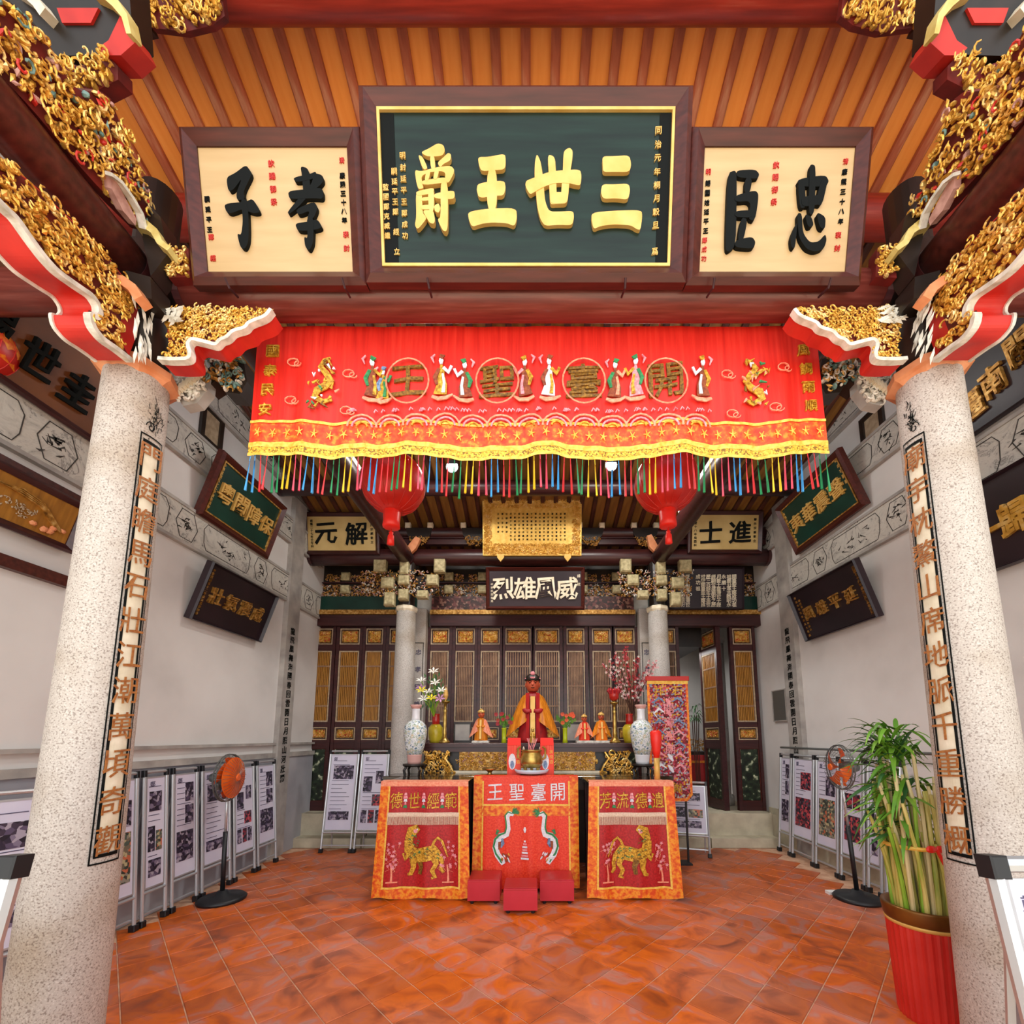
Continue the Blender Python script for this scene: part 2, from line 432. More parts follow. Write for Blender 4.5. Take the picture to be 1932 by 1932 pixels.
M['pety'] = mk('yellow_petal', '#ecdc2c', .6)
M['petp'] = mk('lilac_petal', '#cf9ac0', .6)
M['petr'] = mk('crimson_petal', '#a81a26', .6)
M['petk'] = mk('pink_petal', '#e8a4aa', .6)
M['peto'] = mk('orange_petal', '#e8572a', .6)
M['twig'] = mk('brown_twig', '#4a2a1e', .7)
M['lattice'] = mk('brown_slat', [(.3,'#70503c'),(.7,'#a07c5c')], .5, 0, 6)
M['honey'] = mk('honey_brown_panel', [(.3,'#8a5a1c'),(.7,'#b07a2c')], .45, 0, 4, (8,1,1))
M['paneld'] = mk('dark_green_painting', [(.42,'#10180f'),(.58,'#2c3a26'),(.68,'#c8cfae')], .4, 0, 11)
M['fangrey'] = mk('grey_fan_metal', '#6d716f', .4, .5)
M['fanorange'] = mk('orange_fan_blade', [(.3,'#d64a10'),(.7,'#f07426')], .4, 0, 9)
M['lantern'] = mk('red_lantern_silk', [(.3,'#b3150f'),(.7,'#da2a1c')], .4, 0, 5)
M['lanternr'] = mk('bright_red_plastic', '#e8281c', .4)
M['glow'] = emit('lamp_glow', '#f2fbff', 30)
M['glass'] = mk('case_glass', '#dfe6e4', .1)
M['metalb'] = mk('brown_iron_hook', '#40262a', .5, .4)
M['embv'] = voro('vivid_embroidery', ['#7a1420','#a82038','#c8707c','#8a8fa8','#bdb7b0','#5a1420','#d8962c','#9c1c30','#74242c','#c44a5c'], 48)
M['embr'] = voro('fine_lion_embroidery', ['#caa22a','#e5cf4c','#9c8420','#d7be3c'], 90)

def granite(name, a, b_, c_):
    m, nt, b = _nt(name); b.inputs['Roughness'].default_value = .6
    v = coords(nt); n = N(nt, 'ShaderNodeTexNoise'); n.inputs['Scale'].default_value = 130; n.inputs['Detail'].default_value = 2
    nt.links.new(v, n.inputs['Vector'])
    n2 = N(nt, 'ShaderNodeTexNoise'); n2.inputs['Scale'].default_value = 2.2; n2.inputs['Detail'].default_value = 5
    nt.links.new(v, n2.inputs['Vector'])
    c1 = ramp(nt, n.outputs['Fac'], [(.36, c_), (.45, a), (.6, a), (.66, b_)])
    c2 = ramp(nt, n2.outputs['Fac'], [(.3, '#c9b69c'), (.5, '#ffffff'), (.62, '#ffffff'), (.75, '#d8cdbf')])
    mx = N(nt, 'ShaderNodeMixRGB', blend_type='MULTIPLY'); mx.inputs['Fac'].default_value = .7
    nt.links.new(c1, mx.inputs['Color1']); nt.links.new(c2, mx.inputs['Color2'])
    nt.links.new(mx.outputs['Color'], b.inputs['Base Color']); bump(nt, b, n.outputs['Fac'], .12)
    return m
M['granite'] = granite('pink_granite', '#c4bbb2', '#d6cec6', '#94877e')
M['greyst'] = granite('grey_granite', '#b8b2ac', '#cdc8c2', '#8d8782')
def tilemat():
    m, nt, b = _nt('terracotta_tile'); b.inputs['Roughness'].default_value = .5
    g = N(nt, 'ShaderNodeNewGeometry')
    n = N(nt, 'ShaderNodeTexNoise'); n.inputs['Scale'].default_value = 3.4; n.inputs['Detail'].default_value = 6; n.inputs['Distortion'].default_value = 1.4
    nt.links.new(g.outputs['Position'], n.inputs['Vector'])
    c1 = ramp(nt, n.outputs['Fac'], [(.28,'#8f4a30'),(.4,'#b85c34'),(.5,'#cf6c38'),(.56,'#c4694a'),(.63,'#b87a6a'),(.75,'#ad6c50')])
    n2 = N(nt, 'ShaderNodeTexNoise'); n2.inputs['Scale'].default_value = 1.1; n2.inputs['Detail'].default_value = 3
    nt.links.new(g.outputs['Position'], n2.inputs['Vector'])
    oi = N(nt, 'ShaderNodeObjectInfo'); mr = N(nt, 'ShaderNodeMapRange')
    mr.inputs['To Min'].default_value = .8; mr.inputs['To Max'].default_value = 1.18
    hs = N(nt, 'ShaderNodeHueSaturation'); mr2 = N(nt, 'ShaderNodeMapRange')
    mr2.inputs['To Min'].default_value = 1.32; mr2.inputs['To Max'].default_value = .74
    nt.links.new(oi.outputs['Random'], mr.inputs['Value']); nt.links.new(mr.outputs['Result'], hs.inputs['Value'])
    nt.links.new(n2.outputs['Fac'], mr2.inputs['Value']); nt.links.new(mr2.outputs['Result'], hs.inputs['Saturation'])
    nt.links.new(c1, hs.inputs['Color']); nt.links.new(hs.outputs['Color'], b.inputs['Base Color'])
    r2 = N(nt, 'ShaderNodeMapRange'); r2.inputs['To Min'].default_value = .3; r2.inputs['To Max'].default_value = .65
    nt.links.new(n.outputs['Fac'], r2.inputs['Value']); nt.links.new(r2.outputs['Result'], b.inputs['Roughness'])
    bump(nt, b, n.outputs['Fac'], .15); return m
M['tile'] = tilemat()
M['grout'] = mk('pale_grout', [(.3,'#c49072'),(.7,'#e0b898')], .8, 0, 12)
def inkpaint():
    m, nt, b = _nt('ink_wash_painting'); b.inputs['Roughness'].default_value = .8
    v = coords(nt, (1, 1, 1)); n = N(nt, 'ShaderNodeTexNoise'); n.inputs['Scale'].default_value = 5; n.inputs['Detail'].default_value = 9
    n.inputs['Roughness'].default_value = .68; n.inputs['Distortion'].default_value = 1.5
    nt.links.new(v, n.inputs['Vector'])
    nt.links.new(ramp(nt, n.outputs['Fac'], [(.3,'#55524f'),(.37,'#b0aca4'),(.5,'#c8c4ba'),(.58,'#bab6ae'),(.61,'#77736e'),(.63,'#c2beb5')]), b.inputs['Base Color'])
    return m
M['ink'] = inkpaint()
def bigpanel():
    m, nt, b = _nt('blue_green_lacquer_planks'); b.inputs['Roughness'].default_value = .28; b.inputs['Specular IOR Level'].default_value = .3
    v = coords(nt, (.6, 7, 1)); n = N(nt, 'ShaderNodeTexNoise'); n.inputs['Scale'].default_value = 2.5; n.inputs['Detail'].default_value = 4
    nt.links.new(v, n.inputs['Vector'])
    nt.links.new(ramp(nt, n.outputs['Fac'], [(.3,'#0a1815'),(.55,'#12261f'),(.8,'#1a322b')]), b.inputs['Base Color'])
    bump(nt, b, n.outputs['Fac'], .08); return m
M['bigpanel'] = bigpanel()
M['paving'] = mk('sunlit_courtyard_paving', [(.3,'#c9b79c'),(.7,'#e0d0b4')], .8, 0, 2)
M['pale'] = mk('pale_beading', [(.3,'#9a8468'),(.7,'#bba68a')], .5, 0, 20)
M['rearceil'] = mk('rear_brown_ceiling_board', [(.25,'#7a5020'),(.55,'#94662c'),(.8,'#a87a3c')], .6, 0, 2.2, (8,1,8), rand=.08)  # rear part of the ceiling, a darker brown than the front boards
M['rearrafter'] = mk('rear_brown_rafter', [(.3,'#3e1d14'),(.7,'#5c3020')], .6, 0, 4, (4,1,4), rand=.08)
M['inkline'] = mk('grey_ink_line', '#45423f', .8, spec=.1)
M['canep'] = mk('pale_cane', [(.3,'#cdb67c'),(.7,'#eee0ac')], .45, 0, 3, (6,6,1))

# ================================================================== THE SETTING
XL, XR = -3.4, 3.6
def plain(name, mats, *bx):
    m = MB()
    for b in bx: m.box(*b)
    return m.build(name, mats)
floor = struct(plain('floor', M['grout'], (-4.5, 4.6, 1.0, 9.0, -.15, -.006)))
struct(plain('courtyard_floor', M['paving'], (-9, 9, -9, 1.0, -.15, -.01)))
# tiles: laid on the diagonal, joints recessed
T = .262; h_ = T/2-.0035; r2 = math.sqrt(.5)
tm = bpy.data.meshes.new('tile')
m_ = MB(); m_.bev(-h_, h_, -h_, h_, -.02, 0, .003); tm.from_pydata(m_.v, [], m_.f); tm.materials.append(M['tile']); tm.update()
cand = []
for i in range(-30, 40):
    for j in range(-30, 45):
        a = 2.034+T/2+i*T; b = 1.797+T/2+j*T
        x = (a-b)*r2; y = (a+b)*r2
        if -3.35+.15 < x < 3.45-.15 and 1.15 < y < 6.15 and abs(x)/y < 1.45: cand.append((math.hypot(x, y), x, y))
cand.sort()
for k, (d, x, y) in enumerate(cand[:300]):
    o = bpy.data.objects.new('tile', tm); C.objects.link(o); o.parent = floor
    o.location = (x, y, R.uniform(-.001, .001)); o.rotation_euler = (0, 0, math.pi/4+R.uniform(-.006, .006))
mb = MB()
for d, x, y in cand[300:]:
    b0 = len(mb.v); k = MB(); k.bev(-h_, h_, -h_, h_, -.02, 0, .003)
    mb.add([(x+(p[0]-p[1])*r2, y+(p[0]+p[1])*r2, p[2]) for p in k.v], k.f)
stuff(mb.build('tile_field', M['tile'], floor))

# walls
wl = struct(plain('wall_left', M['plaster'], (XL-.25, XL, .3, 9, 0, 6.35)))
wr = struct(plain('wall_right', M['plaster'], (XR, XR+.25, .3, 9, 0, 6.35)))
wb = struct(plain('wall_back', M['plaster'], (XL, XR, 8.6, 8.8, 0, 5.2)))
struct(plain('trim_1', M['wains'], (XL, XL+.03, 1.2, 6.6, 0, 1.28)))
struct(plain('trim_2', M['mould'], (XL, XL+.05, 1.2, 6.6, 1.28, 1.34), (XL, XL+.045, 1.2, 6.6, 1.44, 1.47)))
struct(plain('trim_3', M['stonestep'], (XR-.03, XR, 1.2, 6.6, 0, .5)))
for sgn, WX, nm in ((-1, XL, 4), (1, XR, 7)):
    x0, x1 = (WX, WX+.035) if sgn < 0 else (WX-.035, WX)
    for k, (za, zb) in enumerate(((3.42, 3.76), (4.25, 4.55), (4.98, 5.3))):
        if sgn > 0: za += .12; zb += .13
        b = struct(plain('trim_%d' % (nm+k), M['ink'], (x0, x1, 1.0, 6.5, za, zb)))
        e = MB()
        xa, xb = (x0-.002, x1+.012) if sgn < 0 else (x0-.012, x1+.002)
        e.box(xa, xb, 1.0, 6.5, za-.03, za); e.box(xa, xb, 1.0, 6.5, zb, zb+.03)
        e.build('moulding', M['mould'], b)
        # drawn cartouche outlines, hexagons and long panels
        F = frame((x1+.001 if sgn < 0 else x0-.001, 0, (za+zb)/2), (0, 1, 0) if sgn < 0 else (0, -1, 0), (0, 0, 1))
        hh = (zb-za)/2-.03; q = MB(); y = 1.5
        while y < 6.3:
            for wd, hexa in ((.28, True), (.75, False)):
                cy = (y+wd/2)*(-sgn)
                a = wd/2*.92
                P = [(cy-a, 0), (cy-a*.55, hh), (cy+a*.55, hh), (cy+a, 0), (cy+a*.55, -hh), (cy-a*.55, -hh), (cy-a, 0)] if hexa else \
                    [(cy-a, -hh*.5), (cy-a*1.03, hh*.5), (cy-a*.9, hh), (cy+a*.9, hh), (cy+a*1.03, hh*.5), (cy+a, -hh*.5), (cy+a*.9, -hh), (cy-a*.9, -hh), (cy-a, -hh*.5)]
                q.stroke(P, .006, 0, .003)
                for t in range(14):     # painted flowers and birds
                    cx = cy+R.gauss(0, wd*.14); cz = R.gauss(0, hh*.3)
                    q.stroke([(cx, cz, .003), (cx+R.uniform(-.04, .04), cz+R.uniform(-.03, .03), .014), (cx+R.uniform(-.06, .06), cz+R.uniform(-.04, .04), .002)], .01, 0, .002)
                y += wd+.05
        o = q.build('ink_drawing', M['inkline'], None, M=F); o.parent = b
# small high windows
for k, (WX, sgn) in enumerate(((XL, 1), (XR, -1))):
    F = frame((WX, 4.1, 4.78), (0, 1, 0) if sgn > 0 else (0, -1, 0), (0, 0, 1))
    q = MB(); q.rect(0, 0, .3, .4, .05, -.01, .03); o = q.build('window_%d' % (k+1), M['blackp'], M=F); struct(o)
    q = MB(); q.box(-.1, .1, -.15, .15, 0, .01); q.build('pane', M['pale'], o)

# ceiling: a single slope of boards between rafters, orange in front, darker brown behind
RF = frame((0, 2.7, 5.75), (1, 0, 0), (0, -1, .25))
YA, YB = -6.3, 1.55
q = MB(); q.box(XL-.3, XR+.3, YA, YB, -.16, -.03); ceil = struct(q.build('ceiling', M['darkwood'], M=RF))
SP = .191; k0 = -18
for (ya, yb, mb_, mr_) in ((-.1, YB, M['ceil'], M['rafter']), (YA, -.1, M['rearceil'], M['rearrafter'])):
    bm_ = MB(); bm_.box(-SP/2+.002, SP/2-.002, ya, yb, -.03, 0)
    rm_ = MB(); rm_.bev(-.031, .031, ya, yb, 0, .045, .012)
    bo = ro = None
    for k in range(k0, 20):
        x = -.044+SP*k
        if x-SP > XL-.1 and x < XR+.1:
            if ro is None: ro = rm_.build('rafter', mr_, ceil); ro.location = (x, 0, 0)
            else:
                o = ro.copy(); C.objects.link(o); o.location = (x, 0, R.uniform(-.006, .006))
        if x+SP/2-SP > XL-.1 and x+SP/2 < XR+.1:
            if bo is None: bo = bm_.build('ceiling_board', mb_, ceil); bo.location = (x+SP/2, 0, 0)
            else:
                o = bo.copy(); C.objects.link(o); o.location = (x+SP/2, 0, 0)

# round timbers -----------------------------------------------------
def timber(name, label, a, b, r, mat, sq=1.0, group=None, seams=()):
    a = Vector(a); b = Vector(b)
    o = thing(name, label, 'beam', loc=a, group=group)
    m = MB(); n = 9; m.tube([(b-a)*(i/n) for i in range(n+1)], r, 20, sq=sq)
    m.build('timber', mat, o, smooth=True)
    q = MB()
    for s_ in (0.004, .996):
        p = (b-a)*s_; d = (b-a).normalized()*.02
        q.tube([p-d, p+d], r*1.03, 20, sq=sq)
    q.build('end_collar', M['darkwood'], o, smooth=False)
    return o
timber('main_beam', 'long round maroon beam above the red banner, carrying the three plaques', (-2.0, 2.15, 4.075), (2.0, 2.15, 4.075), .12, M['beam'])
timber('side_beam', 'maroon beam crossing the left side bay behind the gilded bracket', (-2.36, 2.15, 4.1), (XL, 2.15, 4.1), .11, M['beam'])
timber('side_beam', 'maroon beam crossing the right side bay behind the gilded bracket', (2.36, 2.15, 4.1), (XR, 2.15, 4.1), .11, M['beam'])
timber('roof_purlin', 'red purlin along the top edge of the picture between gilded bosses', (XL, 1.83, 5.68), (XR, 1.83, 5.68), .14, M['purlin'])
timber('roof_purlin', 'dark red purlin under the rafters behind the plaque tops', (XL, 2.78, 5.5), (XR, 2.78, 5.5), .13, M['purlin'])
timber('roof_purlin', 'dark purlin above the back hall, nearer of two', (XL, 5.3, 4.85), (XR, 5.3, 4.85), .1, M['darkwood'])
timber('roof_purlin', 'dark purlin above the back hall, farther of two', (XL, 6.2, 4.66), (XR, 6.2, 4.66), .09, M['darkwood'])
q = MB(); q.box(XL, XR, 6.16, 6.24, 4.47, 4.55); q.box(XL, XR, 6.15, 6.25, 4.56, 4.58)
tag(q.build('tie_board', M['darkwood']), 'thin dark tie board running under the farther purlin of the back hall', 'beam')
zb = atY(1005, 1052, 6.2).z
timber('cross_beam', 'dark round beam over the back columns carrying the gold edict', (XL, 6.2, zb), (XR, 6.2, zb), .125, M['darkwood'])
# longitudinal beams
for s, sd in ((-1, 'left'), (1, 'right')):
    timber('eave_beam', 'heavy brown beam running forward from the %s stone column' % sd, (s*2.21, .2, 4.11), (s*2.21, 2.03, 4.11), .108, M['maroon'])
    timber('long_beam', 'dark beam running back above the %s red lantern to the back column' % sd, (s*1.9, 2.3, 4.22), (s*1.9, 6.08, 4.22), .115, M['darkwood'], sq=1.1)

# ================================================================== STONE COLUMNS
def stone_column(s, text, side):
    o = thing('stone_column', 'granite column on the %s with an inscribed couplet panel in ochre characters' % side, 'column', loc=(s*2.22, 2.15, 0))
    ht = 3.55
    prof = [(.2, 0), (.2, .04), (.178, .06)]+[(.177-.037*(z/ht)**1.1, z) for z in [ht*i/14 for i in range(1, 15)]]+[(.132, ht+.02)]
    m = MB(); m.lathe(prof, 40); m.build('shaft', M['granite'], o, smooth=True)
    m = MB(); m.lathe([(.138, 3.50), (.165, 3.525), (.186, 3.535), (.186, 3.575), (.16, 3.59), (.12, 3.6)], 8); m.build('capital_ring', M['orangep'], o)
    m = MB(); m.lathe([(.125, 3.63), (.12, 3.9), (.135, 3.92), (.135, 4.3), (.1, 4.32), (.1, 4.75)], 18); m.build('post', M['blackp'], o, smooth=True)
    # the inscribed panel wraps round the shaft; angle measured from the inner side, towards the camera
    def P(a, z, d):
        r = .177-.037*(z/ht)**1.1+d
        q = math.radians(a)
        return (-s*r*math.cos(q), -r*math.sin(q), z)
    a0, a1, z0, z1 = -16, 30, .95, 3.17
    def patch(mb, ua, ub, za, zb_, d, n=6, mth=10):
        mb.sheet(lambda u, v: P(ua+(ub-ua)*u, za+(zb_-za)*v, d), n, mth)
    m = MB()
    for ins, wd in ((0, 2.2), (5, 4)):
        d = .004; zi = ins*.006
        u0, u1, y0, y1 = a0+ins, a1-ins, z0+zi, z1-zi
        w2 = .016 if wd > 3 else .008
        patch(m, u0, u0+wd, y0, y1, d, 1, 14); patch(m, u1-wd, u1, y0, y1, d, 1, 14)
        patch(m, u0, u1, y0, y0+w2, d); patch(m, u0, u1, y1-w2, y1, d)
    m.build('panel_outline', M['blacki'], o)
    m = MB(); patch(m, a0+7, a1-7, z0+.05, z1-.05, .002, 8, 14); m.build('inscription_field', M['cream'], o)
    # floral engraving above the panel
    m = MB()
    for t in range(46):
        a = R.gauss(6, 7); z = 3.28+R.gauss(0, .045); b = a+R.uniform(-7, 7); zz = z+R.uniform(-.03, .04)
        m.tube([P(a, z, .003), P((a+b)/2+1, (z+zz)/2, .004), P(b, zz, .003)], .0016, 3)
    c0 = [P(14+9*math.cos(q*.6)*(1-q/16), 3.22+.035*math.sin(q*.6)*(1-q/16), .004) for q in range(14)]
    m.tube(c0, .0025, 4)
    m.build('flower_engraving', M['blacki'], o)
    n = len(text); ac = (a0+a1)/2+1
    for i, ch in enumerate(text):
        zc = 3.05-(3.05-1.06)*i/(n-1)
        V, F = glyph_mesh(ch, .004)
        sz = .135; m = MB()
        rr = .177-.037*(zc/ht)**1.1
        # glyph x runs to the viewer's right
        b0 = Vector(P(ac, zc, .004)); t_ = (Vector(P(ac+s, zc, .004))-Vector(P(ac-s, zc, .004))).normalized(); nn_ = Vector((b0.x, b0.y, 0)).normalized()
        m.add([b0+t_*(x*sz*.86)+Vector((0, 0, y*sz))+nn_*(.0015+.003*z+0) for x, y, z in V], F)
        m.build('character', M['inscr'], o)
    return o
M['inscr'] = mk('ochre_inscription', [(.3,'#8a4a22'),(.6,'#b07238'),(.8,'#6a4024')], .6, 0, 60)
stone_column(-1, '門庭瞻馬石壯江潮萬頃奇觀', 'left')
stone_column(1, '廟宇枕鰲山席地脈千重勝概', 'right')

# ================================================================== CARVED BRACKETS (built for one side, mirrored for the other)
def px2(M0, pts): return [onp(M0, *p) for p in pts]
gold3 = [M['gold'], M['pinkp'], M['teal'], M['redp']]
def mir(F, s):
    """frame mirrored to the other side; local x flips with it"""
    if s < 0: return F
    o = F.translation; r = Vector((F[0][0], F[1][0], F[2][0])); u = Vector((-F[0][1], F[1][1], F[2][1]))
    return frame((-o.x, o.y, o.z), (r.x, -r.y, -r.z) if abs(r.x) > .5 else (-r.x, -r.y, -r.z), u)
def fl(P, s): return P if s < 0 else [(-x, *rest) for (x, *rest) in P]
LF = frame((-2.1, 2.0, 4.0), (0, 1, 0), (0, 0, 1))
QF = frame((-1.85, 2.04, 3.9), (1, 0, 0), (0, 0, 1))
inner = [(0,394),(20,411),(50,454),(75,487),(99,513),(142,543),(165,558),(178,578),(180,592),(172,600),(162,592),(166,616),(185,640),(212,658),(240,680)]
low = px2(LF, inner); low = [onp(LF, -200, 190)]+low
low = smooth(low, 2, False)
top_l = px2(LF, [(262,560),(200,480),(130,410),(60,345),(0,295),(-200,100)])
spand = low+px2(LF, [(255,640)])+top_l
Qin = px2(QF, [(517,592),(506,606),(475,617),(469,627),(445,633),(435,645),(422,649),(414,659),(396,654),(368,647),(361,657),(366,673),(364,685),(331,686),(306,684)])
Qin = smooth(Qin, 2, False)
queti = Qin+px2(QF, [(322,672),(316,625),(317,589)])
up = [(-40,-10),(35,15),(55,40),(85,80),(110,115),(140,170),(205,175),(225,230),(245,290),(270,350),(283,400),(275,444),(230,400),(160,325),(110,265),(60,205),(0,142),(-80,40)]
LU = frame((-2.13, 2.0, 4.2), (0, 1, 0), (.32, 0, .95))
upper = smooth(px2(LU, up), 1)
for s, sd in ((-1, 'left'), (1, 'right')):
    A = mir(LF, s)
    o = thing('carved_spandrel', 'gilded openwork spandrel with scalloped red underside below the %s brown beam' % sd, 'carving', A, 'gilded carvings')
    m = MB(); m.prism(fl(spand, s), -.16, 0); m.build('backing', M['redp'], o)
    m = MB(); pts = [(x, y) for x, y in low]; m.stroke(fl(pts, s), .022, -.005, .03); m.stroke(fl(pts, s), .018, -.17, -.155); m.build('white_edging', M['whitec'], o)
    m = MB(); sp2 = [(x+.004, y+.03) for x, y in low[:-1]]+[(x-.02, y-.02) for x, y in px2(LF, [(225,630),(240,590)])]+[(x, y-.01) for x, y in top_l]
    m.prism(fl(sp2, s), 0, .004); m.build('red_ground', M['deepred'], o)
    m = MB(); carve(m, fl(sp2, s), .028, .0, .045, 1.8); stuff(m.build('gilded_carving', M['gold'], o, smooth=False))
    m = MB()
    for t in range(26):
        x, y = onp(LF, R.uniform(228, 262), R.uniform(560, 672)); x = -x if s > 0 else x
        m.leaf((x, y), 2.0*s*-1+R.uniform(-.3, .3), .09, .018, .01, .06+R.uniform(0, .02))
    m.build('phoenix_feathers', M['whitec'], o)
    # upper carving
    o = thing('carved_frieze', 'tall gilded figure carving standing on the %s brown beam under the roof' % sd, 'carving', A, 'gilded carvings')
    o.matrix_world = mir(LU, s)
    m = MB(); m.prism(fl(upper, s), -.06, 0); m.build('backing', M['deepred'], o)
    m = MB(); carve(m, fl(upper, s), .03, .0, .055, 1.7, .13, 3); stuff(m.build('gilded_carving', gold3, o))
    m = MB(); e = px2(LU, [(180,320),(200,335),(222,365),(240,395),(248,425)]); m.stroke(fl(e, s), .014, .05, .09); m.build('pale_edging', M['whitec'], o)
    m = MB(); e = px2(LU, [(188,318),(204,345),(222,378),(238,408),(236,420),(212,392),(190,350)]); m.prism(fl(e, s), .02, .06); m.build('rose_board', M['pinkp'], o)
    # front corner bracket
    B = mir(QF, s)
    o = thing('corner_bracket', 'small gilded corner bracket under the main beam beside the %s column' % sd, 'carving', B, 'gilded carvings')
    m = MB(); m.prism(fl(queti, s), -.085, 0); m.build('backing', M['redp'], o)
    m = MB(); m.prism(fl([(x+.004, y+.012) for x, y in queti], s), 0, .003); m.build('red_ground', M['deepred'], o)
    m = MB(); m.stroke(fl(Qin, s), .02, -.004, .03); m.build('white_edging', M['whitec'], o)
    m = MB(); carve(m, fl([(x, y+.018) for x, y in queti], s), .021, .0, .03, 1.9); stuff(m.build('gilded_carving', M['gold'], o))
    m = MB()
    for t in range(20):
        x, y = onp(QF, R.uniform(320, 355), R.uniform(594, 622)); x = -x if s > 0 else x
        m.leaf((x, y), R.uniform(-.6, .9)*-s, .07, .02, .012, .045)
    m.build('phoenix_feathers', M['whitec'], o)
    # carved pendants behind the corner bracket
    Pn = mir(frame((-1.86, 2.3, 3.5), (1, 0, 0), (0, 0, 1)), s); PF = frame((-1.86, 2.3, 3.5), (1, 0, 0), (0, 0, 1))
    o = thing('carved_pendant', 'white and gold carved flower pendant below the %s corner bracket' % sd, 'carving', Pn, 'painted bracket carvings')
    a = px2(PF, [(330,690),(395,700),(392,735),(372,760),(345,766),(332,745)]); m = MB(); m.prism(fl(a, s), -.06, 0); m.build('block', M['mould'], o)
    m = MB(); carve(m, fl(a, s), .03, 0, .05, 2.2); m.build('white_petals', M['whitec'], o)
    m = MB()
    for t in range(8):
        p, q_ = onp(PF, 348+6*t, 756-4.5*t); p2, q2 = onp(PF, 356+6*t, 738-4.5*t)
        m.stroke(fl([(p, q_, .008), (p2, q2, .016)], s), .012, .04, .06)
    m.build('fluted_rim', M['cream'], o)
    a = px2(PF, [(375,700),(425,660),(455,672),(462,715),(448,738),(420,735),(405,712),(385,725)]); m = MB(); m.prism(fl(a, s), -.12, -.02); m.build('core', M['blackp'], o)
    m = MB(); carve(m, fl(a, s), .026, -.02, .06, 1.3, .55, 2); m.build('carved_figure', [M['oldgold'], M['whitec'], M['teal']], o)
    # carved arm joining post and beams
    KF = frame((-2.1, 2.0, 4.2), (1, 0, 0), (0, 0, 1)); K = mir(KF, s)
    o = thing('bracket_arm', 'black bracket arms with cream and orange tips at the %s column head' % sd, 'bracket', K, 'black bracket arms')
    a = px2(KF, [(283,395),(318,430),(330,500),(300,540),(285,470)]); m = MB(); m.prism(fl(a, s), -.05, .05); m.build('block', M['blackp'], o)
    a = px2(KF, [(284,452),(300,458),(318,472),(328,492),(345,505)]); m = MB(); m.stroke(fl([(*p, .05-.006*i) for i, p in enumerate(a)], s), .04, .02, .09); m.build('cream_arm', M['yellowp'], o, smooth=False)
    a = px2(KF, [(322,472),(355,468),(358,522),(318,524)]); m = MB(); m.prism(fl(a, s), -.06, 0); m.build('end_board', M['deepred'], o)
    m = MB(); carve(m, fl(a, s), .022, 0, .04, 1.5); m.build('gilded_end', M['gold'], o)
    a = px2(KF, [(270,548),(315,560),(318,600),(272,590)]); m = MB(); m.prism(fl(a, s), -.02, .1); m.build('dark_block', M['blackp'], o)
    a = px2(KF, [(262,580),(280,584),(298,597),(310,616)]); m = MB(); m.stroke(fl([(*p, .045) for p in a], s), .04, .09, .15); m.build('orange_arm', M['orangep'], o)
    # upper bracket set near the eave
    UF = frame((-1.9, 1.5, 4.9), (1, 0, 0), (0, -.5, .86)); U = mir(UF, s)
    o = thing('eave_bracket', 'black and vermilion bowl bracket with cream curved arms at the upper %s corner' % sd, 'bracket', U, 'black bracket arms')
    a = px2(UF, [(-60,-60),(240,-60),(250,60),(205,88),(185,103),(105,106),(80,60),(40,20)]); m = MB(); m.prism(fl(a, s), -.12, 0); m.build('bowl', M['blackp'], o)
    a = px2(UF, [(112,20),(190,20),(176,48),(122,48)]); m = MB(); m.prism(fl(a, s), -.01, .012); m.build('red_inset', M['redp'], o)
    a = px2(UF, [(236,34),(262,88),(235,112),(205,112),(192,98),(212,84)]); m = MB(); m.prism(fl(a, s), -.1, .02); m.build('red_wing', M['redp'], o)
    m = MB(); a = px2(UF, [(190,-6),(215,8),(238,30),(256,55),(264,88)]); m.stroke(fl([(x, y, .05-.007*i) for i, (x, y) in enumerate(a)], s), .04, .0, .06)
    m.build('cream_arm', M['yellowp'], o)
    m = MB(); a = px2(UF, [(42,-10),(70,8),(92,28),(106,48)]); m.stroke(fl([(x, y, .04) for x, y in a], s), .04, .0, .06); m.build('white_arm', M['cream'], o)
    a = px2(UF, [(103,108),(150,125),(200,100),(222,125),(223,150),(180,172),(132,178),(110,150)]); m = MB(); m.prism(fl(a, s), -.08, .0); m.build('cup', M['deepred'], o)
    m = MB(); carve(m, fl(a, s), .026, 0, .06, 1.7); m.build('gilded_cup_carving', M['gold'], o)
    # boss under the purlin
    GF = frame((-1.6, 1.64, 5.6), (1, 0, 0), (0, -.6, .8)); G = mir(GF, s)
    o = thing('gilded_boss', 'gilded flower boss clasping the red purlin at the top edge, %s of centre' % sd, 'carving', G, 'gilded carvings')
    a = px2(GF, [(274,-30),(272,25),(286,52),(350,60),(400,48),(424,30),(416,-30)]); m = MB(); m.prism(fl(a, s), -.04, 0); m.build('backing', M['deepred'], o)
    m = MB(); carve(m, fl(a, s), .028, 0, .06, 1.9); stuff(m.build('gilded_carving', M['gold'], o))
    a = px2(GF, [(256,-30),(275,-30),(274,30),(284,56),(262,60),(258,20)]); m = MB(); m.prism(fl(a, s), -.06, -.01); m.build('black_side', M['blackp'], o)

